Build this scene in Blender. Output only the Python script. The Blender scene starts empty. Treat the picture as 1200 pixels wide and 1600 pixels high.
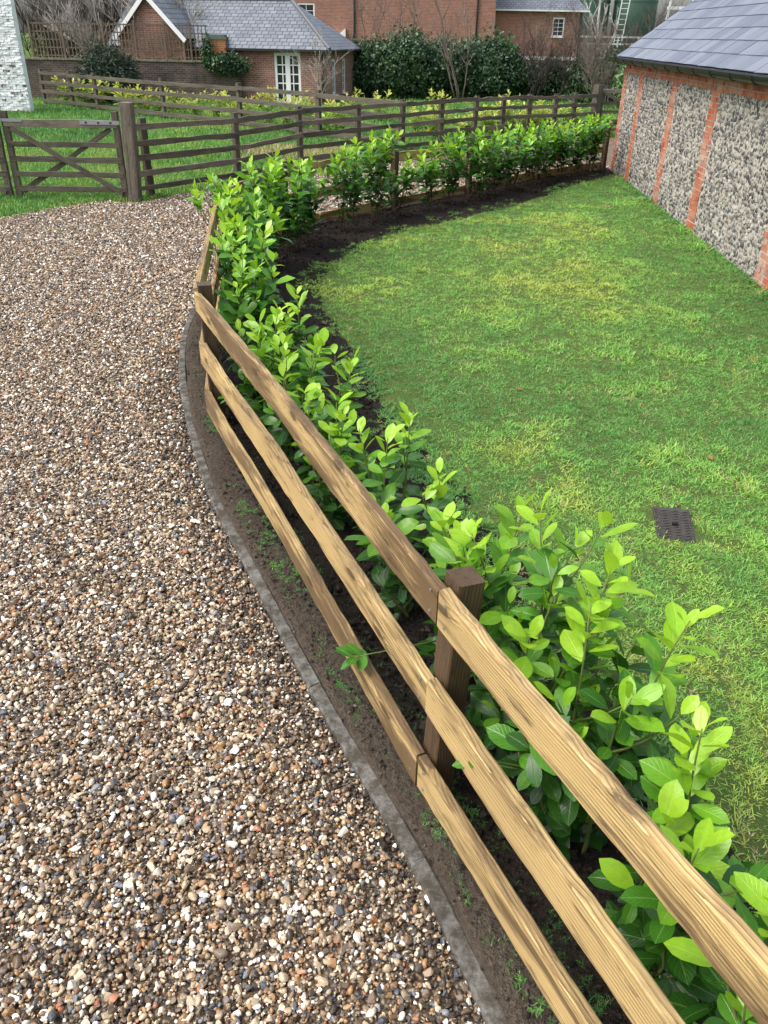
import bpy, math, random
import numpy as np
from mathutils import Vector, Matrix

# ------------------------------------------------------------------ camera, world, sun, exposure
sc = bpy.context.scene
C = sc.collection
cam_d = bpy.data.cameras.new('camera'); cam = bpy.data.objects.new('camera', cam_d); C.objects.link(cam)
cam_d.sensor_fit = 'VERTICAL'; cam_d.sensor_height = 24.0; cam_d.lens = 24.0 * 1250 / 1600
cam_d.clip_start = 0.05; cam_d.clip_end = 2000
PITCH = math.atan(747 / 1250.0); ROLL = math.radians(1.0); EYE = 2.5
_F = Vector((0, math.cos(PITCH), -math.sin(PITCH))); _U = Vector((0, math.sin(PITCH), math.cos(PITCH))); _X = Vector((1, 0, 0))
_R = _X * math.cos(ROLL) + _U * math.sin(ROLL); _UP = _U * math.cos(ROLL) - _X * math.sin(ROLL)
m = Matrix.Identity(4)
for i in range(3):
    m[i][0] = _R[i]; m[i][1] = _UP[i]; m[i][2] = -_F[i]
m[2][3] = EYE
cam.matrix_world = m
sc.camera = cam

SUN = Vector((-0.55, -0.16, 0.82)).normalized()
wd = bpy.data.worlds.new('World'); sc.world = wd; wd.use_nodes = True
nt = wd.node_tree; nt.nodes.clear()
sky = nt.nodes.new('ShaderNodeTexSky'); sky.sky_type = 'NISHITA'; sky.sun_disc = False
sky.sun_elevation = math.asin(SUN.z); sky.sun_rotation = math.atan2(SUN.x, SUN.y)
sky.dust_density = 4.0; sky.air_density = 1.0; sky.ozone_density = 1.0
hs = nt.nodes.new('ShaderNodeHueSaturation'); hs.inputs['Saturation'].default_value = 0.55
bg = nt.nodes.new('ShaderNodeBackground'); bg.inputs['Strength'].default_value = 0.15
wo = nt.nodes.new('ShaderNodeOutputWorld')
nt.links.new(sky.outputs[0], hs.inputs['Color']); nt.links.new(hs.outputs[0], bg.inputs['Color']); nt.links.new(bg.outputs[0], wo.inputs['Surface'])
sd = bpy.data.lights.new('sun', 'SUN'); sd.energy = 1.3; sd.angle = math.radians(45); sd.color = (1.0, 0.98, 0.945)
so = bpy.data.objects.new('sun', sd); C.objects.link(so); so.location = (-20, 10, 30)
so.rotation_euler = (-SUN).to_track_quat('-Z', 'Y').to_euler()
sc.view_settings.view_transform = 'Standard'; sc.view_settings.look = 'None'
sc.view_settings.exposure = 1.0; sc.view_settings.gamma = 1.0
sc.view_settings.use_curve_mapping = False
sc.cycles.max_bounces = 5; sc.cycles.diffuse_bounces = 3; sc.cycles.use_adaptive_sampling = True; sc.cycles.adaptive_threshold = 0.02; sc.cycles.transparent_max_bounces = 4; sc.cycles.use_denoising = True
sc.cycles.caustics_reflective = False; sc.cycles.caustics_refractive = False

# ------------------------------------------------------------------ helpers
rng = np.random.default_rng(7); random.seed(7)
ORD = ['first', 'second', 'third', 'fourth', 'fifth', 'sixth', 'seventh', 'eighth', 'ninth', 'tenth', 'eleventh', 'twelfth', 'thirteenth',
       'fourteenth', 'fifteenth', 'sixteenth', 'seventeenth', 'eighteenth', 'nineteenth', 'twentieth', 'twenty-first', 'twenty-second']

def mesh(name, V, F, mat=None, smooth=False, uv=None, attrs=None):
    """V (n,3); F either (m,k) int array or list of tuples"""
    me = bpy.data.meshes.new(name)
    V = np.asarray(V, np.float32)
    if isinstance(F, np.ndarray):
        mcount, k = F.shape
        loops = F.astype(np.int32).ravel(); starts = np.arange(0, mcount * k, k, dtype=np.int32); tot = None
    else:
        loops = np.fromiter((i for f in F for i in f), np.int32)
        ln = np.array([len(f) for f in F], np.int32); starts = np.concatenate([[0], np.cumsum(ln)[:-1]]).astype(np.int32)
    me.vertices.add(len(V)); me.vertices.foreach_set('co', V.ravel())
    me.loops.add(len(loops)); me.loops.foreach_set('vertex_index', loops)
    me.polygons.add(len(starts)); me.polygons.foreach_set('loop_start', starts)
    if uv is not None:
        l = me.uv_layers.new(name='UVMap'); l.data.foreach_set('uv', np.asarray(uv, np.float32)[loops].ravel())
    if attrs:
        for an, arr in attrs.items():
            a = me.attributes.new(an, 'FLOAT', 'POINT'); a.data.foreach_set('value', np.asarray(arr, np.float32).ravel())
    me.update(calc_edges=True); me.validate()
    me.polygons.foreach_set('use_smooth', np.full(len(me.polygons), bool(smooth)))
    if mat: me.materials.append(mat)
    return me

def ob(name, data, parent=None, loc=None, mat4=None, label=None, cat=None, group=None, kind=None):
    o = bpy.data.objects.new(name, data); C.objects.link(o)
    if parent: o.parent = parent
    if mat4 is not None: o.matrix_local = mat4
    elif loc is not None: o.location = loc
    if label: o['label'] = label
    if cat: o['category'] = cat
    if group: o['group'] = group
    if kind: o['kind'] = kind
    return o

class MB:
    """collects simple shapes into one mesh, with UV in metres for walls"""
    def __init__(s): s.v = []; s.f = []; s.uv = []
    def quad(s, a, b, c, d, uv=None):
        n = len(s.v); s.v += [tuple(a), tuple(b), tuple(c), tuple(d)]; s.f.append((n, n+1, n+2, n+3))
        if uv is None:
            a, b, d = Vector(a), Vector(b), Vector(d)
            w = (b-a).length; h = (d-a).length; uv = [(0, 0), (w, 0), (w, h), (0, h)]
        s.uv += uv
    def poly(s, pts, uv):
        n = len(s.v); s.v += [tuple(p) for p in pts]; s.f.append(tuple(range(n, n+len(pts)))); s.uv += uv
    def box(s, x0, x1, y0, y1, z0, z1, M=None):
        p = [(x0,y0,z0),(x1,y0,z0),(x1,y1,z0),(x0,y1,z0),(x0,y0,z1),(x1,y0,z1),(x1,y1,z1),(x0,y1,z1)]
        if M is not None: p = [tuple(M @ Vector(q)) for q in p]
        for f in ((0,3,2,1),(4,5,6,7),(0,1,5,4),(1,2,6,5),(2,3,7,6),(3,0,4,7)):
            s.quad(*[p[i] for i in f])
    def bar(s, a, b, w, h, up=(0,0,1)):
        a, b = Vector(a), Vector(b); x = (b-a); L = x.length; x.normalize(); y = Vector(up).cross(x)
        if y.length < 1e-4: y = Vector((0,1,0)).cross(x)
        y.normalize(); z = x.cross(y)
        M = Matrix.Translation(a) @ Matrix((x, y, z)).transposed().to_4x4()
        s.box(0, L, -w/2, w/2, -h/2, h/2, M)
    def tube(s, pts, rad, k=5):
        pts = [Vector(p) for p in pts]; n0 = len(s.v); up = Vector((0.3, 0.2, 0.93))
        for i, p in enumerate(pts):
            t = (pts[min(i+1, len(pts)-1)] - pts[max(i-1, 0)]); t.normalize()
            a = t.cross(up)
            if a.length < 1e-3: a = t.cross(Vector((1, 0, 0)))
            a.normalize(); b = t.cross(a); r = rad[i] if hasattr(rad, '__len__') else rad
            for j in range(k):
                an = 2*math.pi*j/k; q = p + a*(math.cos(an)*r) + b*(math.sin(an)*r); s.v.append(tuple(q)); s.uv.append((j/k, i))
        for i in range(len(pts)-1):
            for j in range(k):
                j2 = (j+1) % k; s.f.append((n0+i*k+j, n0+i*k+j2, n0+(i+1)*k+j2, n0+(i+1)*k+j))
        s.f.append(tuple(n0+j for j in range(k))[::-1]); s.f.append(tuple(n0+(len(pts)-1)*k+j for j in range(k)))
    def me(s, name, mat, smooth=False): return mesh(name, s.v, s.f, mat, smooth, uv=s.uv)

def vnoise(x, y, seed=0):
    """smooth value noise in [0,1]"""
    r = np.random.default_rng(seed).random((256, 256)); x = np.asarray(x) + 1000.0; y = np.asarray(y) + 1000.0
    xi = np.floor(x).astype(int); yi = np.floor(y).astype(int); fx = x-xi; fy = y-yi
    fx = fx*fx*(3-2*fx); fy = fy*fy*(3-2*fy)
    g = lambda a, b: r[a % 256, b % 256]
    return (g(xi,yi)*(1-fx)+g(xi+1,yi)*fx)*(1-fy)+(g(xi,yi+1)*(1-fx)+g(xi+1,yi+1)*fx)*fy
def fbm(x, y, s, seed=0, o=3):
    t = 0; a = 1.0; w = 0
    for i in range(o): t = t + a*vnoise(x*s*2**i, y*s*2**i, seed+i); w += a; a *= .5
    return t/w

def inside(px, py, poly):
    poly = np.asarray(poly); c = np.zeros(len(px), bool); n = len(poly); j = n-1
    for i in range(n):
        xi, yi = poly[i]; xj, yj = poly[j]
        t = ((yi > py) != (yj > py)) & (px < (xj-xi)*(py-yi)/(yj-yi+1e-12)+xi); c ^= t; j = i
    return c
def dist_line(px, py, line):
    d = np.full(len(px), 1e9); line = np.asarray(line, float)
    for a, b in zip(line[:-1], line[1:]):
        ab = b-a; t = np.clip(((px-a[0])*ab[0]+(py-a[1])*ab[1])/(ab@ab), 0, 1)
        d = np.minimum(d, np.hypot(px-a[0]-t*ab[0], py-a[1]-t*ab[1]))
    return d
def smooth_line(pts, n):
    """Catmull-Rom through pts, n samples equal in arc length"""
    P = np.array([2*np.array(pts[0])-np.array(pts[1])]+[np.array(p) for p in pts]+[2*np.array(pts[-1])-np.array(pts[-2])], float)
    out = []
    for i in range(1, len(P)-2):
        for t in np.linspace(0, 1, 12, endpoint=False):
            p0, p1, p2, p3 = P[i-1:i+3]
            out.append(.5*((2*p1)+(-p0+p2)*t+(2*p0-5*p1+4*p2-p3)*t*t+(-p0+3*p1-3*p2+p3)*t**3))
    out.append(P[-2]); out = np.array(out)
    s = np.concatenate([[0], np.cumsum(np.hypot(*np.diff(out[:, :2], axis=0).T))]); u = np.linspace(0, s[-1], n)
    return np.stack([np.interp(u, s, out[:, k]) for k in range(out.shape[1])], 1)

# ------------------------------------------------------------------ materials
class NT:
    def __init__(s, name):
        s.m = bpy.data.materials.new(name); s.m.use_nodes = True; s.t = s.m.node_tree; s.t.nodes.clear()
        s.out = s.n('OutputMaterial'); s.b = s.n('BsdfPrincipled'); s.l(s.b.outputs[0], s.out.inputs['Surface'])
    def n(s, typ, **kw):
        nd = s.t.nodes.new('ShaderNode'+typ)
        for k, v in kw.items():
            if hasattr(nd, k): setattr(nd, k, v)
            else: nd.inputs[k].default_value = v
        return nd
    def l(s, a, b): s.t.links.new(a, b)
    def val(s, inp, v):
        if hasattr(v, 'is_linked') or hasattr(v, 'links'): s.l(v, inp)
        else: inp.default_value = v
    def math(s, op, a, b=0.0, c=0.0):
        nd = s.n('Math', operation=op); s.val(nd.inputs[0], a); s.val(nd.inputs[1], b); s.val(nd.inputs[2], c); return nd.outputs[0]
    def noise(s, vec, scale, detail=3, rough=.55, dist=0.0):
        nd = s.n('TexNoise'); nd.inputs['Scale'].default_value = scale; nd.inputs['Detail'].default_value = detail
        nd.inputs['Roughness'].default_value = rough; nd.inputs['Distortion'].default_value = dist
        if vec is not None: s.l(vec, nd.inputs['Vector'])
        return nd.outputs[0]
    def ramp(s, fac, stops, interp='LINEAR'):
        nd = s.n('ValToRGB'); cr = nd.color_ramp; cr.interpolation = interp
        while len(cr.elements) > 1: cr.elements.remove(cr.elements[0])
        for i, (p, c) in enumerate(stops):
            e = cr.elements[0] if i == 0 else cr.elements.new(p)
            e.position = p; e.color = (*c, 1) if len(c) == 3 else c
        s.l(fac, nd.inputs[0]); return nd.outputs[0]
    def mix(s, fac, a, b, mode='MIX'):
        nd = s.n('MixRGB', blend_type=mode); s.val(nd.inputs[0], fac)
        for k, v in ((1, a), (2, b)):
            if isinstance(v, tuple): nd.inputs[k].default_value = (*v, 1)
            else: s.l(v, nd.inputs[k])
        return nd.outputs[0]
    def map(s, vec, scale=(1,1,1), loc=None):
        nd = s.n('Mapping'); nd.inputs['Scale'].default_value = scale; s.l(vec, nd.inputs['Vector'])
        if loc is not None: s.l(loc, nd.inputs['Location'])
        return nd.outputs[0]
    def bump(s, h, strength=.4, dist=.01):
        nd = s.n('Bump'); nd.inputs['Strength'].default_value = strength; nd.inputs['Distance'].default_value = dist
        s.l(h, nd.inputs['Height']); s.l(nd.outputs[0], s.b.inputs['Normal']); return nd
    def rough(s, v, spec=.5):
        s.val(s.b.inputs['Roughness'], v); s.b.inputs['Specular IOR Level'].default_value = spec
    def color(s, c):
        if isinstance(c, tuple): s.b.inputs['Base Color'].default_value = (*c, 1)
        else: s.l(c, s.b.inputs['Base Color'])
    def obj(s): return s.n('TexCoord').outputs['Object']
    def uv(s): return s.n('TexCoord').outputs['UV']
    def pos(s): return s.n('NewGeometry').outputs['Position']
    def rnd(s): return s.n('ObjectInfo').outputs['Random']
    def attr(s, name, typ='GEOMETRY'): 
        nd = s.n('Attribute'); nd.attribute_name = name; nd.attribute_type = typ; return nd.outputs['Fac']

def wood_mat(name, light, mid, dark, stain, scale=1.0, grey=None, ring=78.0, knots=True, bump=.35):
    M = NT(name); co = M.obj(); r = M.rnd()
    off = M.n('CombineXYZ'); M.l(M.math('MULTIPLY', r, 37.0), off.inputs[0]); M.l(M.math('MULTIPLY', r, 11.0), off.inputs[1]); M.l(M.math('MULTIPLY', r, 23.0), off.inputs[2]); r2 = M.math('FRACT', M.math('MULTIPLY', r, 17.3))
    oc = M.n('SeparateColor'); M.l(M.n('ObjectInfo').outputs['Color'], oc.inputs[0]); bias = M.math('MULTIPLY', M.math('SUBTRACT', oc.outputs[2], oc.outputs[0]), .11)
    add = M.n('VectorMath', operation='ADD'); M.l(co, add.inputs[0]); M.l(off.outputs[0], add.inputs[1]); v = add.outputs[0]
    low = M.noise(M.map(v, (.42*scale, 2.2*scale, 4.6*scale)), 1.5, 2, .5)
    sep = M.n('SeparateXYZ'); M.l(v, sep.inputs[0])
    vo = M.n('TexVoronoi'); vo.voronoi_dimensions = '2D'; kx = M.n('CombineXYZ'); M.l(M.math('MULTIPLY', sep.outputs[0], 1.9*scale), kx.inputs[0]); M.l(M.math('MULTIPLY', M.math('ADD', sep.outputs[2], M.math('MULTIPLY', sep.outputs[1], .7)), 6.0*scale), kx.inputs[1]); M.l(kx.outputs[0], vo.inputs['Vector']); vo.inputs['Scale'].default_value = 1.0
    vs = M.n('SeparateColor'); M.l(vo.outputs['Color'], vs.inputs[0])
    kd = M.math('ADD', M.math('ADD', vo.outputs['Distance'], M.math('MULTIPLY', M.math('LESS_THAN', vs.outputs[0], .45), 2.0)), M.math('MULTIPLY', M.math('SUBTRACT', M.noise(M.map(v, (20, 20, 40)), 1.0, 2), .5), .06))
    pull = M.math('MULTIPLY', M.math('POWER', 2.718, M.math('MULTIPLY', kd, -6.0)), 2.2) if knots else 0.0
    ph = M.math('ADD', M.math('ADD', M.math('MULTIPLY', sep.outputs[2], ring*scale), M.math('MULTIPLY', low, 6.5)), M.math('MULTIPLY', sep.outputs[1], ring*.9*scale))
    ph = M.math('ADD', ph, M.math('MULTIPLY', pull, 2.2))
    s1 = M.math('FRACT', ph)
    s1 = M.math('MULTIPLY', M.math('POWER', s1, 2.6), M.math('ADD', .35, M.math('MULTIPLY', M.noise(M.map(v, (.8, 6, 6)), 2.0, 2), 1.0)))
    fib = M.noise(M.map(v, (4, 130, 150)), 1.0, 4, .75)
    g = M.math('ADD', M.math('MULTIPLY', s1, .8), M.math('MULTIPLY', M.math('SUBTRACT', fib, .25), .6))
    col = M.ramp(g, [(0.12, light), (.5, mid), (.95, dark)])
    st = M.math('ADD', M.noise(M.map(v, (.6, 5, 6)), 1.5, 5, .66, .6), M.math('ADD', M.math('MULTIPLY', M.math('SUBTRACT', r2, .5), .07), bias))
    stf = M.ramp(st, [(.5, (0, 0, 0)), (.61, (1, 1, 1))])
    col = M.mix(M.math('MULTIPLY', stf, .82), col, stain)
    so_ = M.n('SeparateXYZ'); M.l(co, so_.inputs[0]); ed = M.ramp(M.math('ADD', M.math('ABSOLUTE', so_.outputs[2]), M.math('MULTIPLY', M.noise(M.map(v, (1.4, 4, 10)), 2.0, 4, .7), .07)), [(.095, (0, 0, 0)), (.112, (1, 1, 1))])
    col = M.mix(M.math('MULTIPLY', ed, .5), col, stain)
    st2 = M.ramp(M.noise(M.map(v, (3.0, 14, 22)), 1.6, 5, .7, .4), [(.56, (0, 0, 0)), (.66, (1, 1, 1))])
    col = M.mix(M.math('MULTIPLY', st2, .7), col, tuple(c*.55 for c in stain))
    if knots:
        kf = M.ramp(kd, [(.085, (1, 1, 1)), (.1, (.4, .4, .4)), (.2, (0, 0, 0))])
        col = M.mix(M.math('MULTIPLY', kf, .85), col, tuple(c*.35 for c in dark))
    br = M.math('ADD', .78, M.math('MULTIPLY', M.noise(M.map(v, (3.1, 3.1, 3.1)), 1.0, 1), .42))
    hsv = M.n('HueSaturation'); M.l(col, hsv.inputs['Color']); M.l(br, hsv.inputs['Value']); col = hsv.outputs[0]
    if grey is not None:
        lich = M.ramp(M.noise(v, 9.0, 5, .7), [(.5, (0,0,0)), (.75, (1,1,1))])
        col = M.mix(M.math('MULTIPLY', lich, .55), col, grey)
    M.color(col); M.rough(M.math('ADD', .52, M.math('MULTIPLY', fib, .25)), .4)
    M.bump(M.math('ADD', s1, M.math('MULTIPLY', fib, 2.2)), bump*1.8, .003); return M.m

W_NEW = wood_mat('new_timber', (.58, .42, .185), (.45, .30, .12), (.175, .095, .034), (.085, .046, .021))
W_POST = wood_mat('new_post_timber', (.105, .064, .032), (.07, .041, .02), (.032, .018, .009), (.032, .018, .01))
W_OLD = wood_mat('weathered_timber', (.132, .112, .079), (.09, .074, .051), (.038, .031, .022), (.047, .038, .027), grey=(.145, .138, .104), knots=False)
W_OLD2 = wood_mat('grey_weathered_timber', (.22, .185, .135), (.155, .128, .092), (.065, .052, .038), (.08, .064, .047), grey=(.23, .215, .17), knots=False)
W_TREL = wood_mat('trellis_timber', (.27, .205, .14), (.185, .137, .09), (.1, .07, .047), (.115, .083, .055), knots=False)

def leaf_mat(name, use_obj, stops, rough=.27, transl=.28):
    M = NT(name)
    if use_obj:
        oi = M.n('ObjectInfo'); sp = M.n('SeparateColor'); M.l(oi.outputs['Color'], sp.inputs[0]); t = sp.outputs[0]
    else: t = M.attr('tint')
    base = M.ramp(t, stops)
    nz = M.noise(M.pos(), 60.0, 2)
    hsv = M.n('HueSaturation'); M.l(base, hsv.inputs['Color']); M.l(M.math('ADD', .8, M.math('MULTIPLY', nz, .4)), hsv.inputs['Value']); col = hsv.outputs[0]
    if use_obj:
        uvn = M.n('SeparateXYZ'); M.l(M.uv(), uvn.inputs[0])
        ac = M.math('ABSOLUTE', M.math('SUBTRACT', uvn.outputs[1], .5))
        mid = M.ramp(ac, [(.012, (1,1,1)), (.05, (0,0,0))])
        side = M.math('FRACT', M.math('SUBTRACT', M.math('MULTIPLY', uvn.outputs[0], 9.0), M.math('MULTIPLY', ac, 5.0)))
        sv = M.ramp(side, [(.0, (1,1,1)), (.16, (0,0,0)), (.86, (0,0,0)), (1.0, (1,1,1))])
        vein = M.math('MAXIMUM', mid, M.math('MULTIPLY', sv, .35))
        col = M.mix(M.math('MULTIPLY', vein, .45), col, M.mix(.5, col, (.42, .6, .16)))
        M.bump(M.math('MULTIPLY', vein, -1.0), .35, .003)
    if use_obj:
        sp_ = M.ramp(M.noise(M.pos(), 45.0, 3, .6), [(.70, (0,0,0)), (.76, (1,1,1))])
        col = M.mix(M.math('MULTIPLY', sp_, .6), col, (.20, .15, .035))
    M.color(col); M.rough(rough, .5)
    tr = M.n('BsdfTranslucent'); hs2 = M.n('HueSaturation'); M.l(col, hs2.inputs['Color']); hs2.inputs['Value'].default_value = 1.5; hs2.inputs['Hue'].default_value = .485
    M.l(hs2.outputs[0], tr.inputs['Color'])
    mx = M.n('MixShader'); mx.inputs[0].default_value = transl; M.l(M.b.outputs[0], mx.inputs[1]); M.l(tr.outputs[0], mx.inputs[2]); M.l(mx.outputs[0], M.out.inputs['Surface'])
    return M.m
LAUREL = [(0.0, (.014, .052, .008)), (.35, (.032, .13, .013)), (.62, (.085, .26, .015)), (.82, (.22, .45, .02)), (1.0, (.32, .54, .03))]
L_NEAR = leaf_mat('laurel_leaf', True, LAUREL)
L_FAR = leaf_mat('laurel_leaf_far', False, LAUREL, .3)
L_YEL = leaf_mat('young_laurel_leaf', False, [(0, (.09, .2, .03)), (.4, (.27, .36, .05)), (1, (.52, .54, .10))], .35, .35)
L_IVY = leaf_mat('ivy_leaf', False, [(0, (.014, .036, .016)), (.5, (.036, .085, .032)), (1, (.085, .16, .055))], .45, .15)
L_CON = leaf_mat('conifer_leaf', False, [(0, (.010, .022, .013)), (.6, (.022, .045, .024)), (1, (.06, .09, .035))], .6, .1)

def plain(name, col, rough=.7, var=.25, scale=6.0, spec=.3, metal=0.0, bump=.15):
    M = NT(name); v = M.obj(); nz = M.noise(v, scale, 5, .65)
    hsv = M.n('HueSaturation'); hsv.inputs['Color'].default_value = (*col, 1); M.l(M.math('ADD', 1-var, M.math('MULTIPLY', nz, 2*var)), hsv.inputs['Value'])
    M.color(hsv.outputs[0]); M.rough(rough, spec); M.b.inputs['Metallic'].default_value = metal
    if bump: M.bump(M.noise(v, scale*6, 3), bump, .01)
    return M.m
STEM_G = plain('green_stem', (.14, .17, .045), .6); STEM_B = plain('brown_stem', (.075, .05, .03), .8)
BARK = plain('bare_bark', (.16, .13, .105), .85, .4, 4); BARK_D = plain('dark_twig', (.06, .047, .04), .9, .4, 4); BARK_L = plain('pale_bark', (.36, .33, .29), .8, .4, 5)
WHITE = plain('white_paint', (.78, .78, .76), .5, .06); BLACK = plain('black_plastic', (.012, .013, .014), .38, .2, 6, .5)
METAL = plain('galvanised_steel', (.33, .35, .37), .45, .25, 12, .5, .7); IRON = plain('cast_iron', (.06, .056, .052), .85, .5, 25, .25, .0)
GLASS = NT('window_glass'); GLASS.color((.02, .025, .03)); GLASS.rough(.06, .8); GLASS = GLASS.m
MORTAR = plain('lime_mortar', (.40, .365, .315), .95, .3, 8)
LEAD = plain('lead_flashing', (.12, .125, .135), .6)

def brick_wall(name, c1, c2, mort, dirt=None, stones=False):
    M = NT(name); uv = M.uv(); bt = M.n('TexBrick'); M.l(uv, bt.inputs['Vector'])
    bt.inputs['Scale'].default_value = 1.0; bt.inputs['Brick Width'].default_value = .225; bt.inputs['Row Height'].default_value = .075
    bt.inputs['Mortar Size'].default_value = .007; bt.inputs['Mortar Smooth'].default_value = .2; bt.inputs['Bias'].default_value = 0.0
    bt.inputs['Color1'].default_value = (*c1, 1); bt.inputs['Color2'].default_value = (*c2, 1); bt.inputs['Mortar'].default_value = (*mort, 1)
    nz = M.noise(uv, 1.3, 5, .7); n2 = M.noise(uv, 14.0, 3)
    hsv = M.n('HueSaturation'); M.l(bt.outputs['Color'], hsv.inputs['Color']); M.l(M.math('ADD', .6, M.math('ADD', M.math('MULTIPLY', nz, .4), M.math('MULTIPLY', n2, .4))), hsv.inputs['Value'])
    col = hsv.outputs[0]
    if dirt:
        col = M.mix(M.math('MULTIPLY', M.ramp(M.noise(uv, .9, 6, .7), [(.42, (0,0,0)), (.62, (1,1,1))]), .75), col, dirt)
    M.color(col); M.rough(.88, .25); M.bump(M.math('SUBTRACT', 1.0, bt.outputs['Fac']), .7, .008); return M.m
B_RED = brick_wall('red_brickwork', (.37, .15, .098), (.24, .10, .072), (.42, .34, .28))
B_COT = brick_wall('cottage_brickwork', (.34, .155, .11), (.185, .088, .068), (.42, .36, .30))
B_BRN = brick_wall('old_brown_brickwork', (.14, .10, .075), (.075, .058, .048), (.24, .21, .18), dirt=(.03, .028, .025))
def slate_roof(name, c1, c2, w, h):
    M = NT(name); uv = M.uv(); bt = M.n('TexBrick'); M.l(uv, bt.inputs['Vector'])
    bt.inputs['Scale'].default_value = 1.0; bt.inputs['Brick Width'].default_value = w; bt.inputs['Row Height'].default_value = h
    bt.inputs['Mortar Size'].default_value = .018; bt.inputs['Color1'].default_value = (*c1, 1); bt.inputs['Color2'].default_value = (*c2, 1); bt.inputs['Mortar'].default_value = (.03, .034, .042, 1)
    nz = M.noise(uv, 1.5, 5, .7); hsv = M.n('HueSaturation'); M.l(bt.outputs['Color'], hsv.inputs['Color']); M.l(M.math('ADD', .65, M.math('MULTIPLY', nz, .7)), hsv.inputs['Value'])
    M.color(hsv.outputs[0]); M.rough(.42, .5); M.bump(M.math('SUBTRACT', 1.0, bt.outputs['Fac']), .6, .01); return M.m
SLATE_T = slate_roof('slate_roofing', (.175, .195, .22), (.115, .132, .155), .3, .22)
M = NT('roof_slate'); r = M.rnd(); base = M.ramp(r, [(0, (.085, .098, .13)), (.5, (.12, .134, .168)), (1, (.16, .172, .205))])
nz = M.noise(M.map(M.obj(), (9, 2, 9)), 1.5, 5, .7); hsv = M.n('HueSaturation'); M.l(base, hsv.inputs['Color']); M.l(M.math('ADD', .6, M.math('MULTIPLY', nz, .8)), hsv.inputs['Value'])
M.color(hsv.outputs[0]); M.rough(M.math('ADD', .25, M.math('MULTIPLY', nz, .3)), .6); M.bump(nz, .25, .006); SLATE = M.m
M = NT('red_brick'); r = M.rnd(); base = M.ramp(r, [(0, (.30, .075, .035)), (.3, (.42, .12, .05)), (.55, (.36, .10, .055)), (.75, (.46, .17, .085)), (.9, (.25, .085, .07)), (1, (.40, .24, .17))])
nz = M.noise(M.pos(), 18.0, 5, .7); hsv = M.n('HueSaturation'); M.l(base, hsv.inputs['Color']); M.l(M.math('ADD', .55, M.math('MULTIPLY', nz, .85)), hsv.inputs['Value'])
eff = M.ramp(M.noise(M.pos(), 2.3, 5, .7), [(.42, (0,0,0)), (.68, (1,1,1))])
M.color(M.mix(M.math('MULTIPLY', eff, .6), hsv.outputs[0], (.50, .38, .31))); M.rough(.9, .2); M.bump(nz, .5, .006); BRICK = M.m
M = NT('flint'); t = M.attr('tint'); base = M.ramp(t, [(0, (.045, .045, .05)), (.22, (.12, .118, .12)), (.45, (.21, .195, .175)), (.62, (.29, .26, .22)), (.8, (.38, .345, .29)), (.94, (.54, .51, .46)), (1, (.33, .24, .15))])
nz = M.noise(M.pos(), 26.0, 4, .7); hsv = M.n('HueSaturation'); M.l(base, hsv.inputs['Color']); M.l(M.math('MULTIPLY', M.math('ADD', .62, M.math('MULTIPLY', nz, .75)), M.math('ADD', .5, M.math('MULTIPLY', M.noise(M.pos(), 1.4, 3), .62))), hsv.inputs['Value'])
M.color(hsv.outputs[0]); M.rough(.55, .4); M.bump(nz, .4, .01); FLINT = M.m
# white painted brick, worn through in places
M = NT('worn_white_paint'); p = M.pos(); w1 = M.noise(p, 7.5, 4, .6); tt_ = M.attr('tint')
wear = M.ramp(M.math('ADD', M.math('MULTIPLY', w1, .6), M.math('MULTIPLY', tt_, .45)), [(.72, (0,0,0)), (.76, (1,1,1))])
grime = M.ramp(M.noise(p, 4, 5, .7), [(.3, (.70, .72, .72)), (.55, (.90, .91, .91))])
M.color(M.mix(M.math('MULTIPLY', wear, .9), grime, (.12, .07, .05))); M.rough(.8, .2); M.bump(w1, .4, .02); WPAINT = M.m
# gravel and its bed
GR = [(0, (.04, .031, .023)), (.1, (.10, .064, .037)), (.2, (.19, .112, .055)), (.3, (.30, .172, .075)), (.37, (.14, .104, .073)), (.46, (.25, .185, .122)), (.55, (.36, .275, .175)),
      (.66, (.44, .36, .25)), (.76, (.58, .52, .42)), (.84, (.76, .73, .67)), (.885, (.06, .065, .075)), (.94, (.165, .17, .18)), (.98, (.30, .12, .06))]
M = NT('gravel_stone'); t = M.attr('tint', 'INSTANCER'); base = M.ramp(t, GR, 'CONSTANT'); nz = M.noise(M.pos(), 190.0, 3, .6)
hsv = M.n('HueSaturation'); M.l(base, hsv.inputs['Color']); M.l(M.math('ADD', .75, M.math('MULTIPLY', nz, .75)), hsv.inputs['Value'])
M.color(hsv.outputs[0]); M.rough(.45, .5); GSTONE = M.m
M = NT('gravel_bed'); p = M.pos(); vo = M.n('TexVoronoi'); vo.inputs['Scale'].default_value = 75; M.l(p, vo.inputs['Vector']); sp = M.n('SeparateColor'); M.l(vo.outputs['Color'], sp.inputs[0])
base = M.ramp(sp.outputs[0], GR, 'CONSTANT'); col = M.mix(.35, base, (.2, .145, .09)); col = M.mix(M.ramp(vo.outputs['Distance'], [(.25, (0,0,0)), (.7, (.8,.8,.8))]), col, (.06, .043, .03))
M.color(col); M.rough(.85, .3); M.bump(M.math('SUBTRACT', 1.0, vo.outputs['Distance']), 1.0, .012); GBED = M.m
M = NT('dark_soil'); p = M.pos(); n1 = M.noise(p, 5, 6, .7); n2 = M.noise(p, 45, 4, .7)
dm = M.attr('dry'); damp = M.mix(M.ramp(n2, [(.35, (0,0,0)), (.75, (1,1,1))]), M.mix(n1, (.012, .0095, .008), (.032, .026, .022)), (.06, .048, .04)); dryc = M.mix(M.ramp(n2, [(.35, (0,0,0)), (.75, (1,1,1))]), M.mix(n1, (.055, .042, .031), (.095, .074, .055)), (.15, .12, .092))
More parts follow.
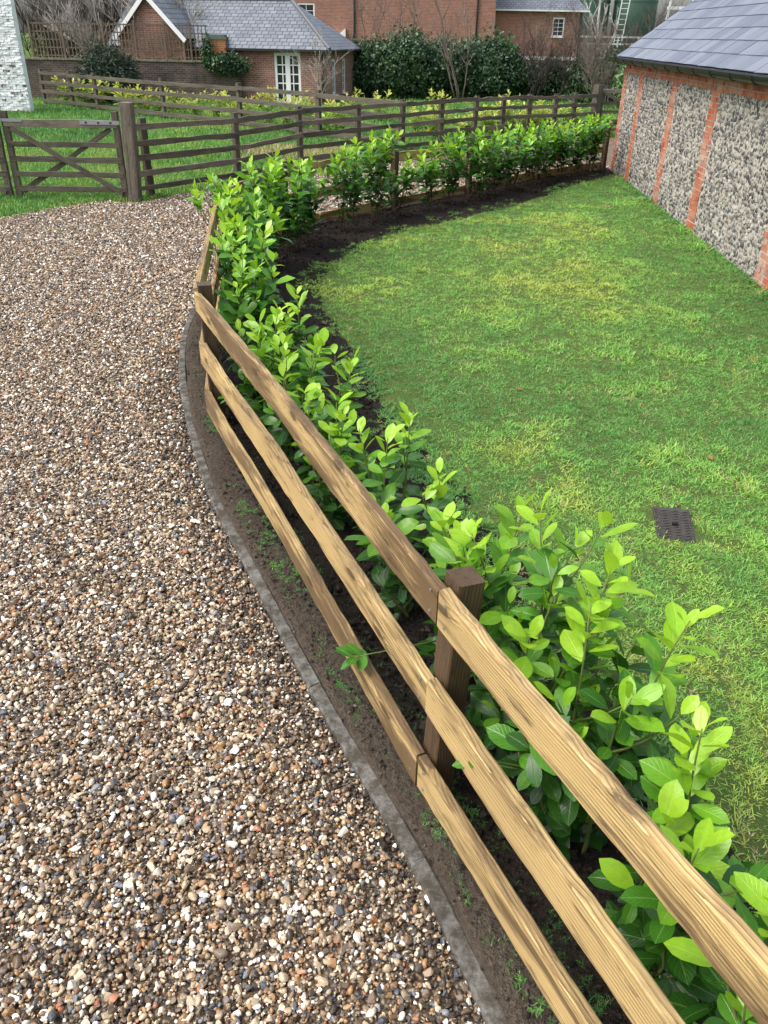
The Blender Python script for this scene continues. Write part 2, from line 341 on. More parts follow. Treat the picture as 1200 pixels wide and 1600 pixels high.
M.color(M.mix(dm, damp, dryc)); M.rough(.95, .12); M.bump(M.math('ADD', n2, n1), 1.0, .05); SOIL = M.m
M = NT('soil_clod'); t = M.attr('tint', 'INSTANCER'); M.color(M.ramp(t, [(0, (.014, .011, .009)), (.6, (.038, .030, .024)), (.85, (.075, .058, .046)), (1, (.14, .11, .085))])); M.rough(.95, .15); M.bump(M.noise(M.pos(), 150, 3), .6, .006); CLOD = M.m
M = NT('turf'); p = M.pos(); n1 = M.noise(p, .9, 4, .6); n2 = M.noise(p, 14, 5, .7); n3 = M.noise(p, 120, 3, .7)
g = M.mix(M.ramp(n1, [(.35, (0,0,0)), (.65, (1,1,1))]), (.07, .145, .03), (.13, .19, .036)); g = M.mix(M.ramp(n2, [(.45, (0,0,0)), (.7, (.8,.8,.8))]), g, (.10, .11, .035))
M.color(M.mix(M.ramp(n3, [(.35, (.75,.75,.75)), (.7, (0,0,0))]), g, (.06, .095, .022))); M.rough(.95, .1); M.bump(M.math('ADD', n3, n2), .9, .02); TURF = M.m
M = NT('lawn_thatch'); p = M.pos(); n2 = M.noise(p, 14, 5, .7); n3 = M.noise(p, 120, 3, .7)
g = M.mix(M.ramp(n2, [(.35, (0,0,0)), (.7, (1,1,1))]), (.11, .20, .048), (.16, .185, .055))
M.color(M.mix(M.ramp(n3, [(.35, (.8,.8,.8)), (.7, (0,0,0))]), g, (.055, .08, .025))); M.rough(.95, .1); M.bump(M.math('ADD', n3, n2), .9, .02); THATCH = M.m
def blade_mat(name, stops):
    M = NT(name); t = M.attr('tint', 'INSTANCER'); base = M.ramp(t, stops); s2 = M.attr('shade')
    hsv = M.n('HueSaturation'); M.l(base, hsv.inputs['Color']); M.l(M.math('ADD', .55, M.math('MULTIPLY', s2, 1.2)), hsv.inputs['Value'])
    M.color(hsv.outputs[0]); M.rough(.5, .35)
    tr = M.n('BsdfTranslucent'); M.l(hsv.outputs[0], tr.inputs['Color']); mx = M.n('MixShader'); mx.inputs[0].default_value = .3
    M.l(M.b.outputs[0], mx.inputs[1]); M.l(tr.outputs[0], mx.inputs[2]); M.l(mx.outputs[0], M.out.inputs['Surface']); return M.m
BLADE = blade_mat('grass_blade', [(0, (.07, .20, .05)), (.35, (.145, .345, .072)), (.6, (.25, .46, .08)), (.8, (.40, .50, .09)), (.92, (.35, .31, .11)), (1, (.48, .42, .23))])
M = NT('concrete'); p = M.pos(); n1 = M.noise(p, 13, 6, .78); n2 = M.noise(p, 90, 3)
M.color(M.mix(M.ramp(n1, [(.38, (0,0,0)), (.56, (1,1,1))]), M.mix(n2, (.10, .096, .086), (.21, .203, .188)), (.055, .048, .037))); M.rough(.9, .2); M.bump(n2, .5, .005); CONC = M.m
TANK = plain('green_tank', (.045, .10, .07), .5, .15, 2); RED = plain('terracotta', (.32, .13, .06), .8)

# ------------------------------------------------------------------ layout lines (metres, camera over the origin)
KERB = [(1.2, -.9), (.75, .2), (.33, 1.25), (.11, 1.78), (-.26, 2.51), (-.77, 3.61), (-1.08, 4.3), (-1.37, 5.11), (-1.69, 6.18), (-1.89, 7.12), (-2.0, 8.1), (-2.06, 9.2), (-1.98, 10.3),
        (-1.62, 11.5), (-1.1, 12.6), (-.05, 13.8), (.8, 14.75), (1.95, 16.1), (2.8, 17.15), (4.72, 18.95)]
LAWN = [(2.2, -.9), (1.62, .3), (1.27, 1.4), (1.04, 2.2), (.87, 2.75), (.57, 3.65), (.17, 4.69), (-.23, 6.25), (-.52, 7.37), (-.86, 8.6), (-.86, 9.6), (-.45, 11.0), (.15, 12.2), (.85, 13.0), (2.8, 15.45), (4.2, 17.65), (4.72, 18.3)]
KL = smooth_line(KERB, 160); LL = smooth_line(LAWN, 160)
wallx = lambda y: 4.35 + .05*(y-9.47)
OLD = [(-4.15, 14.75), (-2.95, 16.6), (-1.95, 18.9), (-.75, 20.3), (.3, 21.7), (1.3, 22.7), (2.22, 23.6), (3.05, 24.3), (3.86, 24.8), (4.6, 25.1), (5.2, 25.5), (5.95, 26.1)]

# ------------------------------------------------------------------ the ground
MBg = MB(); MBg.quad((-300, -60, 0), (300, -60, 0), (300, 500, 0), (-300, 500, 0)); ob('ground', MBg.me('ground', TURF), kind='structure', label='grassy earth running off to the houses')
GPOLY = [tuple(p) for p in KL] + [(4.9, 18.85), (6.5, 19.2), (9, 25.8), (6.2, 25.4)] + [(x+.12, y-.45) for x, y in OLD[::-1]][1:-1] + [(-3.6, 15.1), (-4.2, 14.05), (-4.8, 14.2), (-5.3, 13.6), (-5.9, 12.6), (-8.5, 10.5), (-8.5, -.9)]
gv = [(x, y, .006) for x, y in GPOLY]
ob('gravel_driveway', mesh('gravel_driveway', gv, [tuple(range(len(gv)))], GBED), kind='structure', label='brown and white gravel driveway curving past the new fence')

# soil strip between kerb and lawn
NC = 30; V = []; 
for i in range(160):
    dk = LL[i]-KL[i]; dk = dk/np.linalg.norm(dk)*(.012+.05*vnoise(np.array([i*.35]), np.array([3.3]), 5)[0]); k0 = KL[i]+dk
    for j in range(NC+1):
        f_ = (j/NC)**1.35; p = k0*(1-f_)+(LL[i]+dk/np.linalg.norm(dk)*.55)*f_; V.append((p[0], p[1], 0))
V = np.array(V); fj = np.tile(np.arange(NC+1)/NC, 160)
hump = np.sin(np.clip(fj, 0, 1)*math.pi)**.6
V[:, 2] = np.where(fj < .001, .012, .030 + .034*(1-fj) + hump*(.0+.04*fbm(V[:,0], V[:,1], 3.0, 11)) + .03*(fbm(V[:,0], V[:,1], 14, 12)-.5) - .03*np.clip((fj-.72)/.15, 0, 1))
F = np.array([(i*(NC+1)+j, i*(NC+1)+j+1, (i+1)*(NC+1)+j+1, (i+1)*(NC+1)+j) for i in range(159) for j in range(NC)])
dry_ = np.clip(1.15-dist_line(V[:, 0], V[:, 1], KL)/.34+.5*(fbm(V[:, 0], V[:, 1], 5, 13)-.5), 0, 1)*np.interp(V[:, 1], [8, 11], [1, .25])
ob('soil_bed', mesh('soil_bed', V, F, SOIL, True, attrs={'dry': dry_}), kind='structure', label='dark freshly dug soil strip along the new hedge')
# lawn: loft from soil edge to the barn wall
NL = 40; V = []
for i in range(160):
    a = LL[i]; kk = LL[i]-KL[i]; kk = kk/np.linalg.norm(kk); a = a+kk*(.0+(.38 if i < 70 else .22)*vnoise(np.array([i*.55]), np.array([7.7]), 15)[0]*(0.3+.7*vnoise(np.array([i*.13]), np.array([2.7]), 16)[0])); b = np.array([wallx(a[1])+.15, a[1]+.05 + (18.75-a[1])*.0])
    for j in range(NL+1): p = a*(1-j/NL)+b*(j/NL); V.append((p[0], p[1], 0))
V = np.array(V); V[:, 2] = .030 + .03*fbm(V[:,0], V[:,1], .8, 21); V[::NL+1, 2] -= .03
F = np.array([(i*(NL+1)+j, i*(NL+1)+j+1, (i+1)*(NL+1)+j+1, (i+1)*(NL+1)+j) for i in range(159) for j in range(NL)])
ob('lawn', mesh('lawn', V, F, THATCH, True), kind='structure', label='mown mossy green lawn between the hedge and the flint barn')

# kerb stones
kroot = ob('kerb', None, kind='structure', label='curved grey concrete kerb edging beside the gravel')
ks = smooth_line(KERB, 24*6+1)
for i in range(24):
    seg = ks[i*6:(i+1)*6+1].copy(); w = .05; V = []
    d = np.gradient(seg, axis=0); d /= np.linalg.norm(d, axis=1)[:, None]; nrm = np.stack([d[:,1], -d[:,0]], 1)
    seg[0] += d[0]*.0015; seg[-1] -= d[-1]*.0015; dz = rng.uniform(-.006, .006)
    for k in range(7):
        for (o_, z_) in ((-.01, -.02), (-.01, .040), (-.002, .050), (w-.008, .052), (w, .042), (w, -.02)):
            jz = rng.uniform(-.003, .003); V.append((seg[k][0]+nrm[k][0]*o_, seg[k][1]+nrm[k][1]*o_, z_+dz+jz if z_ > 0 else z_))
    F = [(k*6+j, k*6+j+1, (k+1)*6+j+1, (k+1)*6+j) for k in range(6) for j in range(5)] + [(0,1,2,3,4,5)[::-1], tuple(36+q for q in range(6))]
    ob('kerb_stone', mesh('kerb_stone', V, F, CONC), kroot)

# ------------------------------------------------------------------ scatter by geometry nodes
def scatter(name, pts, rot, scl, tint, sources, label, kind='stuff'):
    me = bpy.data.meshes.new(name); me.vertices.add(len(pts)); me.vertices.foreach_set('co', np.asarray(pts, np.float32).ravel())
    a = me.attributes.new('rot', 'FLOAT_VECTOR', 'POINT'); a.data.foreach_set('vector', np.asarray(rot, np.float32).ravel())
    a = me.attributes.new('scl', 'FLOAT_VECTOR', 'POINT'); a.data.foreach_set('vector', np.asarray(scl, np.float32).ravel())
    a = me.attributes.new('tint', 'FLOAT', 'POINT'); a.data.foreach_set('value', np.asarray(tint, np.float32))
    o = ob(name, me, kind=kind, label=label)
    col = bpy.data.collections.new(name+'_pieces')
    for s_ in sources: col.objects.link(s_)
    g = bpy.data.node_groups.new(name, 'GeometryNodeTree')
    g.interface.new_socket('Geometry', in_out='INPUT', socket_type='NodeSocketGeometry'); g.interface.new_socket('Geometry', in_out='OUTPUT', socket_type='NodeSocketGeometry')
    gi = g.nodes.new('NodeGroupInput'); go = g.nodes.new('NodeGroupOutput'); ip = g.nodes.new('GeometryNodeInstanceOnPoints'); ci = g.nodes.new('GeometryNodeCollectionInfo')
    ci.inputs['Collection'].default_value = col; ci.inputs['Separate Children'].default_value = True; ci.inputs['Reset Children'].default_value = True
    def na(n, t):
        x = g.nodes.new('GeometryNodeInputNamedAttribute'); x.data_type = t; x.inputs['Name'].default_value = n; return x.outputs[0]
    g.links.new(gi.outputs[0], ip.inputs['Points']); g.links.new(ci.outputs[0], ip.inputs['Instance']); ip.inputs['Pick Instance'].default_value = True
    g.links.new(na('rot', 'FLOAT_VECTOR'), ip.inputs['Rotation']); g.links.new(na('scl', 'FLOAT_VECTOR'), ip.inputs['Scale'])
    g.links.new(ip.outputs[0], go.inputs[0])
    md = o.modifiers.new('scatter', 'NODES'); md.node_group = g
    return o

def ico(sub):
    import bmesh
    b = bmesh.new(); bmesh.ops.create_icosphere(b, subdivisions=sub, radius=1.0); b.verts.ensure_lookup_table()
    V = np.array([v.co[:] for v in b.verts]); F = np.array([[v.index for v in f.verts] for f in b.faces]); b.free(); return V, F
ICO1, ICOF1 = ico(1); ICO2, ICOF2 = ico(2)
def stone_obj(name, seed, mat, ax, rough=.16, cuts=5, V0=ICO2, F0=ICOF2):
    r = np.random.default_rng(seed); V = V0.copy()
    for _ in range(cuts):                                     # flat facets, as chipped flint has
        n = r.normal(size=3); n /= np.linalg.norm(n); d = r.uniform(.3, .8); t = V@n; V -= np.outer(np.clip(t-d, 0, None), n)*.95
    V *= 1 + r.normal(size=(len(V), 1))*rough*.25
    return bpy.data.objects.new(name, mesh(name, V*np.array(ax), F0, mat, cuts < 5))

# gravel: keep it to what a viewer near the camera could see
def sample_poly(poly, dens_fn, dmax, box, seed):
    r = np.random.default_rng(seed); x0, x1, y0, y1 = box; n = int((x1-x0)*(y1-y0)*dmax); x = r.uniform(x0, x1, n); y = r.uniform(y0, y1, n)
    k = (r.random(n) < dens_fn(x, y)/dmax); x, y = x[k], y[k]; k = inside(x, y, poly); return x[k], y[k], r
dens = lambda x, y: np.where((x < -1.0-.49*y) | ((x > -1.2) & (y < 10) & (y > 6)), 0, np.interp(y, [0, 3.5, 7, 12, 16, 19], [9400, 8600, 5000, 2400, 1500, 700]))
gx, gy, r = sample_poly(GPOLY, dens, 9400, (-8.5, 1.2, .55, 8), 3)
gx2, gy2, r2 = sample_poly(GPOLY, dens, 6000, (-8.2, 6.5, 8, 19.5), 4)
gx = np.concatenate([gx, gx2]); gy = np.concatenate([gy, gy2]); n = len(gx)
size = np.exp(r.normal(0, .42, n))*.0068*np.interp(gy, [0, 5, 9, 18], [1, 1.05, 1.3, 1.8]); size = np.clip(size, .0032, .022)
gz = .006 + size*.35 + r.random(n)**2*.010 + .012*fbm(gx, gy, 2.5, 31)
kd_ = dist_line(gx, gy, KL)
tint = np.clip(r.random(n)*(1-.0), 0, 1)
soilmix = (r.random(n) < np.clip(.5-kd_*1.6, 0, .5)) & (gy < 7); tint[soilmix] = r.random(soilmix.sum())*.13
srcs = [stone_obj('gravel_stone', 100+i, GSTONE, a, .14, c) for i, (a, c) in enumerate([((1, .8, .6), 4), ((1.3, .85, .7), 6), ((1.0, .9, .75), 3), ((1.25, .75, .6), 7), ((1.15, .95, .55), 6), ((1.1, .95, .9), 9), ((1.3, .8, .6), 2), ((1.2, 1.0, .8), 10)])]
scatter('gravel', np.stack([gx, gy, gz], 1), np.stack([r.normal(0, .35, n), r.normal(0, .35, n), r.uniform(0, 6.28, n)], 1), np.repeat(size[:, None], 3, 1), tint, srcs, 'loose mixed flint gravel covering the driveway')
print('gravel', n)
# soil clods
SP = [tuple(p) for p in KL] + [tuple(p) for p in LL[::-1]]
cx, cy, r = sample_poly(SP, lambda x, y: np.interp(y, [0, 4, 9, 19], [2600, 2200, 900, 420])*np.where(fbm(x, y, 2.2, 44) > .42, 1, .35), 2600, (-2.2, 4.9, .4, 19), 5)
kd_ = dist_line(cx, cy, KL); ld_ = dist_line(cx, cy, LL); keep = (kd_ > .03+.05*r.random(len(cx))); cx, cy, kd_, ld_ = cx[keep], cy[keep], kd_[keep], ld_[keep]; n = len(cx)
size = np.clip(np.exp(r.normal(0, .55, n))*.0058, .002, .022)*np.where(kd_ < .2, .6, 1)*np.interp(cy, [0, 8, 18], [1, 1.3, 1.9]); f_ = kd_/(kd_+ld_)
cz = .036+.03*(1-f_)+np.sin(f_*math.pi)**.6*.02+size*.2
# a few clods spilled on the gravel
ex = rng.normal(0, 1, 420); ei = rng.integers(8, 60, 420); e = KL[ei] + np.stack([-np.abs(rng.normal(0, .11, 420)), rng.normal(0, .1, 420)], 1)
cx = np.concatenate([cx, e[:,0]]); cy = np.concatenate([cy, e[:,1]]); es = np.clip(np.exp(rng.normal(0, .5, 420))*.0065, .003, .02); size = np.concatenate([size, es]); cz = np.concatenate([cz, .02+es*.3]); n = len(cx)
srcs = [stone_obj('soil_clod', 200+i, CLOD, a, .55, 7) for i, a in enumerate([(1, .9, .7), (1.2, .9, .7), (.9, .9, .8)])]
scatter('soil_clods', np.stack([cx, cy, cz], 1), rng.uniform(0, 6.28, (n, 3)), np.repeat(size[:, None], 3, 1), np.clip(rng.random(n)*.75+.45*np.clip(1-dist_line(cx, cy, KL)/.28, 0, 1), 0, 1), srcs, 'crumbled brown soil clods under the fence')

def tuft(name, seed, nb, L, spread, flat, w=.0024, mat=None):
    r = np.random.default_rng(seed); V = []; F = []; S = []
    for b in range(nb):
        a = r.uniform(0, 6.28); el = r.uniform(flat[0], flat[1]); l = L*r.uniform(.55, 1.15); base = np.array([r.normal(0, spread), r.normal(0, spread), -.004])
        d = np.array([math.cos(a)*math.cos(el), math.sin(a)*math.cos(el), math.sin(el)]); s_ = np.array([-math.sin(a), math.cos(a), 0]); n0 = len(V); droop = r.uniform(.1, .45)
        for t, ww in ((0, 1), (.5, .85), (1, .05)):
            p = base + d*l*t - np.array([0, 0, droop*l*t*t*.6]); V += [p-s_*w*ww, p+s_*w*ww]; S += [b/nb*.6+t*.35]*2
        F += [(n0, n0+1, n0+3, n0+2), (n0+2, n0+3, n0+5, n0+4)]
    V = np.array(V); V[:, 2] = np.maximum(V[:, 2], -.006)
    return bpy.data.objects.new(name, mesh(name, V, np.array(F), mat or BLADE, True, attrs={'shade': np.array(S)}))
# lawn grass
LP = [tuple(p) for p in KL[::1]] + [(4.95, 18.7), (wallx(16)+.02, 16), (wallx(9), 9), (wallx(4), 4), (wallx(-.5), -.5), (2.2, -.9)]
ldens = lambda x, y: np.where(x > 1.75+.48*y, 0, np.interp(y, [0, 3, 6, 10, 18], [1500, 1400, 800, 420, 260]))
lx, ly, r = sample_poly(LP, ldens, 1500, (-2.2, 5, .6, 6), 8); lx2, ly2, _ = sample_poly(LP, ldens, 800, (-2.2, 5, 6, 18.8), 9)
lx = np.concatenate([lx, lx2]); ly = np.concatenate([ly, ly2])
inl = inside(lx, ly, [tuple(p) for p in LL] + [(5, 18.6), (5, -.9)]); d = dist_line(lx, ly, LL)*np.where(inl, 1, -1)
edge = np.clip((d + .3*(fbm(lx, ly, 3.0, 51)-.5)*2)/np.interp(ly, [2, 5, 9], [.8, .6, .45]) + .1, 0.0, 1)
kd_ = dist_line(lx, ly, KL)
pr = np.where(edge > 0, .3+.7*edge, 0); pr = np.where((~inl) & (kd_ > .1) & (kd_ < .34) & (ly < 9), np.clip((fbm(lx, ly, 4.0, 52)-.42)*4, .0, .8), pr)
bare = fbm(lx, ly, 1.7, 53, 4); pr *= np.where(inl, np.clip(1.3-(bare > .62)*.55, 0, 1), 1)
dr = (np.abs(lx-1.7+(ly-4.01)*.2) < .118+.02*r.random(len(lx))) & (np.abs(ly-4.01) < .18+.02*r.random(len(lx))); pr[dr] = 0
keep = r.random(len(lx)) < pr; lx, ly, edge, inl = lx[keep], ly[keep], edge[keep], inl[keep]; n = len(lx)
big = fbm(lx, ly, .55, 54, 3); midn = fbm(lx, ly, 2.6, 55, 3)
wallside = np.clip((lx - (wallx(ly)-1.5))/1.3, 0, 1)
patch = fbm(lx+.6*fbm(lx, ly, 1.1, 57), ly, 1.0, 56, 4)
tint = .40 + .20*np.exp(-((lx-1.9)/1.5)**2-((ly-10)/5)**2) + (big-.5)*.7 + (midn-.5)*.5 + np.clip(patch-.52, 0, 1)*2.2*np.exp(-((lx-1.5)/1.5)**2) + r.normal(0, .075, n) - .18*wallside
tint = np.clip(tint, 0, .80)
dead = r.random(n) < .03+.06*(midn > .5)*np.interp(ly, [3, 9], [1, .4]); tint[dead] = r.uniform(.82, 1, dead.sum())
scl = (.6+.35*r.random(n)+.5*r.random(n)**6)*(1+.5*(midn > .66))*np.interp(ly, [0, 6, 18], [1, 1.15, 1.7])*np.where(inl, 1, .8)
near_wall = np.clip(1-np.abs(wallx(ly)-lx)/.25, 0, 1); scl *= 1+1.2*near_wall*r.random(n)
strip = ~inl & (dist_line(lx, ly, KL) < .45); tint = np.where(strip, np.clip(.12+r.normal(0, .12, n), 0, .5), tint); scl = np.where(strip, scl*.62, scl)
lz = .030+.03*fbm(lx, ly, .8, 21) + np.where(inl, 0, .03)
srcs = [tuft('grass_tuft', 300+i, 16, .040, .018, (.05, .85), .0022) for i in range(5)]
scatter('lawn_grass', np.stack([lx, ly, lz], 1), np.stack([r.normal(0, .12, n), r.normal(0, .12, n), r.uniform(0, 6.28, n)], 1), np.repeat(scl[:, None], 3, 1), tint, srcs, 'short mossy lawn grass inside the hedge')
print('lawn tufts', n)
# rougher paddock grass beyond the old fence and before the gate
PP = [(-6.0, 12.4), (-5.3, 13.55), (-4.8, 14.2), (-4.15, 14.2)] + [(x+.05, y-.2) for x, y in OLD] + [(9, 26.5), (12, 40), (-16, 37), (-16, 12)]
px, py, r = sample_poly(PP, lambda x, y: np.where(np.abs(x+1) > 4+.5*y, 0, np.interp(y, [12, 18, 26, 40], [190, 120, 50, 16])), 190, (-16, 12, 12, 40), 10)
n = len(px); big = fbm(px, py, .35, 61); midn = fbm(px, py, 1.2, 62)
tint = np.clip(.42+(big-.5)*.6+(midn-.5)*.6+r.normal(0, .13, n), 0, .9)
dry = (np.hypot((px+2.1)/1.7, (py-20.5)/1.5) < fbm(px, py, 1.5, 63)*1.6); tint = np.where(dry & (r.random(n) < .75), r.uniform(.88, 1, n), tint)
scl = r.uniform(.7, 1.3, n)*np.interp(py, [12, 20, 40], [1, 1.4, 2.4])*np.where(dry, 1.5, 1)
BLADE2 = blade_mat('meadow_blade', [(0, (.05, .14, .034)), (.35, (.095, .235, .045)), (.6, (.165, .31, .055)), (.8, (.28, .34, .08)), (.92, (.33, .29, .12)), (1, (.46, .38, .2))])
srcs = [tuft('meadow_tuft', 320+i, 22, .085, .045, (.35, 1.35), .005, BLADE2) for i in range(4)]
scatter('paddock_grass', np.stack([px, py, np.zeros(n)], 1), np.stack([r.normal(0, .1, n), r.normal(0, .1, n), r.uniform(0, 6.28, n)], 1), np.repeat(scl[:, None], 3, 1), tint, srcs, 'rough paddock grass behind the weathered fences')
print('paddock tufts', n)

# ------------------------------------------------------------------ flint barn
barn = ob('flint_barn', None, loc=(wallx(18.9), 18.9, 0), label='low flint barn with red brick piers and slate roof', cat='barn')
ang = math.atan2(-(18.9-4.9), -(wallx(18.9)-wallx(4.9)))                # local +x runs along the wall towards the viewer, local +y into the barn
barn.rotation_euler = (0, 0, ang)
EV = 2.12; LW = 13.5; DEP = 5.2
b = MB(); b.box(0, LW, 0.0, DEP, -.1, EV)
for x in (0, LW): b.poly([(x, .0, EV), (x, DEP, EV), (x, DEP/2, EV+1.9)], [(0, 0), (5, 0), (2.5, 2)])
wall = ob('wall', b.me('wall', MORTAR), barn)
PIERS = [(0.0, .33), (1.5, .33), (3.98, .34), (6.2, .38), (9.3, .6)]
bricks_m = []
for i in range(6):
    r = np.random.default_rng(400+i); V = []
    for x in (0, 1):
        for y in (0, 1):
            for z in (0, 1): V.append((x*1.0, y*1.0, z*1.0))
    V = np.array(V)+r.normal(0, .018, (8, 3)); F = [(0,1,3,2),(4,6,7,5),(0,4,5,1),(2,3,7,6),(0,2,6,4),(1,5,7,3)]
    bricks_m.append(mesh('brick', V, F, BRICK))
def brick(x, z, w, dpt=.06, h=.061, y=-.008):
    o = bpy.data.objects.new('brick', bricks_m[random.randrange(6)]); C.objects.link(o); o.parent = wall
    o.location = (x, y+random.uniform(-.006, .005), z); o.scale = (w, dpt, h); return o
covered = []
for i, (x0, w) in enumerate(PIERS):
    nz_ = 25
    for k in range(nz_):
        z = .02+k*.0755
        if i == 4:
            z0 = 1.15
            if z > z0: continue
            if k % 2: spl = [(x0-.04*(k % 3), .22), (x0+.24, .25), (x0+.5, .22)]
            else: spl = [(x0, .11), (x0+.12, .22), (x0+.35, .22), (x0+.58, .15)]
            for a, ww in spl: brick(a, z, ww)
        else:
            j_ = random.uniform(-.015, .015)
            if k % 2: brick(x0+j_, z, w*.66); brick(x0+j_+w*.66+.01, z, w*.34-.01+random.uniform(-.02, .02))
            else: brick(x0+j_, z, w*.34); brick(x0+j_+w*.34+.01, z, w*.66-.01+random.uniform(-.02, .02))
    covered.append((x0-.03, x0+w+.02, 1.2 if i == 4 else 9))
for k in range(3):
    x = 0.0 + (.115 if k % 2 else 0)
    while x < 11.2: brick(x, EV-.075*(k+1)+.004, .107 if k == 1 else .218, y=-.016-(.012 if k == 0 else 0)); x += .117 if k == 1 else .228
# flints
r = np.random.default_rng(77); tv = []; tf = []; tt = []; nst = 0
zz = .0
while zz < EV-.24:
    x = .2*r.random()
    rowh = r.uniform(.04, .062)
    while x < 11.4:
        w = r.uniform(.04, .08)+.05*r.random()**4; px_ = x+w/2; pz_ = zz+rowh/2+r.normal(0, .008)
        if not any(a < px_ < b_ and pz_ < zt for a, b_, zt in covered):
            V = ICO1.copy()
            for _ in range(3):
                nn = r.normal(size=3); nn /= np.linalg.norm(nn); V -= np.outer(np.clip(V@nn-r.uniform(.35, .8), 0, None), nn)*.95
            a = r.normal(0, .5); ca, sa = math.cos(a), math.sin(a); V = V*np.array([w*.57, .02, rowh*.66]); V[:, [0, 2]] = V[:, [0, 2]]@np.array([[ca, -sa], [sa, ca]])
            V += (px_, .0045+r.normal(0, .005), pz_); tv.append(V); tf.append(ICOF1+nst*len(ICO1)); nst += 1
            u = np.clip(.04+.88*r.random(), 0, 1) if r.random() > .08 else r.random(); tt.append(np.full(len(V), u))
        x += w*.97
    zz += rowh*.95
ob('flint', mesh('flint', np.concatenate(tv), np.concatenate(tf), FLINT, False, attrs={'tint': np.concatenate(tt)}), wall, kind='stuff')
print('flints', nst)
# roof: one mesh of boarding below, each slate an object
SL = math.radians(36); EXP = .27; OH = .16
ux = Vector((0, math.cos(SL), math.sin(SL))); e0 = Vector((0, -OH, EV+.06))
b = MB(); RL = (DEP/2+OH)/math.cos(SL)
p0, p1 = e0-Vector((.12, 0, .015)), e0+Vector((LW+.2, 0, -.015)); q = ux*RL
b.quad(p0, p1, p1+q, p0+q); q2 = Vector((0, math.cos(SL), -math.sin(SL)))*RL; b.quad(p0+q, p1+q, p1+q+q2, p0+q+q2)
b.quad(p0+Vector((0, 0, -.05)), p1+Vector((0, 0, -.05)), p1, p0)
roof = ob('roof', b.me('roof', SLATE_T), barn)
sms = []
for i in range(4):
    r = np.random.default_rng(500+i); V = np.array([(0,0,0),(1,0,0),(1,1,0),(0,1,0),(0,0,1),(1,0,1),(1,1,1),(0,1,1)], float); V[:, :2] += r.normal(0, .006, (8, 2))
    sms.append(mesh('slate', V, [(0,3,2,1),(4,5,6,7),(0,1,5,4),(1,2,6,5),(2,3,7,6),(3,0,4,7)], SLATE))
tilt = SL - math.radians(2.2); W_S = .40
for k in range(10):
    x = -.14 - (W_S/2 if k % 2 else 0)
    while x < 11.2:
        a = max(x, -.14); w = min(x+W_S, LW)-a-.006
        if w > .06:
            o = bpy.data.objects.new('slate', random.choice(sms)); C.objects.link(o); o.parent = roof
            o.location = e0+ux*(EXP*k)+Vector((a, 0, .004+random.uniform(0, .003))); o.location.y -= .03*math.cos(SL); o.location.z += -.03*math.sin(SL)+.012
            o.rotation_euler = (tilt, random.uniform(-.006, .006), random.uniform(-.004, .004)); o.scale = (w, EXP*1.55, .009)
        x += W_S
# gutter
b = MB(); prof = [(math.cos(math.pi*t/8), -math.sin(math.pi*t/8)) for t in range(9)]
for r0, flip in ((.08, 1), (.074, -1)):
    n0 = len(b.v)
    for i, x in enumerate((-.22, LW)):
        for c_, s_ in prof: b.v.append((x, -OH-.075+c_*r0, EV+.035+s_*r0-.004*x*0)); b.uv.append((x, s_))
    for j in range(8):
        f_ = (n0+j, n0+j+1, n0+9+j+1, n0+9+j); b.f.append(f_ if flip > 0 else f_[::-1])
n0 = len(b.v); b.v += [(-.22, -OH-.075+c_*.08, EV+.035+s_*.08) for c_, s_ in prof]; b.uv += [(0, 0)]*9; b.f.append(tuple(range(n0, n0+9)))
gut = ob('gutter', b.me('gutter', BLACK, True), barn)
b = MB()
for a0, a1 in zip(range(8), range(1, 9)):
    for t in (0,):
        c0, s0 = prof[a0]; c1, s1 = prof[a1]
        b.quad((0, c0*.09, s0*.09), (0, c1*.09, s1*.09), (.035, c1*.09, s1*.09), (.035, c0*.09, s0*.09))
        b.quad((0, c0*.078, s0*.078), (0, c1*.078, s1*.078), (0, c1*.09, s1*.09), (0, c0*.09, s0*.09)); b.quad((.035, c0*.078, s0*.078), (.035, c1*.078, s1*.078), (.035, c1*.09, s1*.09), (.035, c0*.09, s0*.09))
bm_ = b.me('bracket', BLACK)
for k in range(13): ob('bracket', bm_, gut, loc=(.35+k*.82, -OH-.075, EV+.035))
b = MB(); b.box(-.05, LW, -OH+.02, .0, EV-.03, EV+.055); ob('fascia', b.me('fascia', BLACK), barn)
# security light under the gutter
lx_, ly_ = (Matrix.Rotation(ang, 4, 'Z') @ Vector((8.9, -.03, 0))).xy
sl = ob('security_light', None, loc=(barn.location.x+lx_, barn.location.y+ly_, 1.93), label='small black security light under the barn gutter', cat='light'); sl.rotation_euler = (0, 0, ang)
b = MB(); b.box(-.07, .07, -.07, -.02, -.11, .06); b.box(-.05, .05, -.09, -.068, -.10, .05); ob('housing', b.me('housing', BLACK), sl)
b = MB(); b.box(-.042, .042, -.096, -.089, -.09, .04); ob('lens', b.me('lens', plain('lamp_lens', (.6, .62, .62), .2, .05)), sl)
b = MB(); b.bar((0, -.02, -.02), (0, .03, -.02), .05, .07); ob('mounting', b.me('mounting', BLACK), sl)

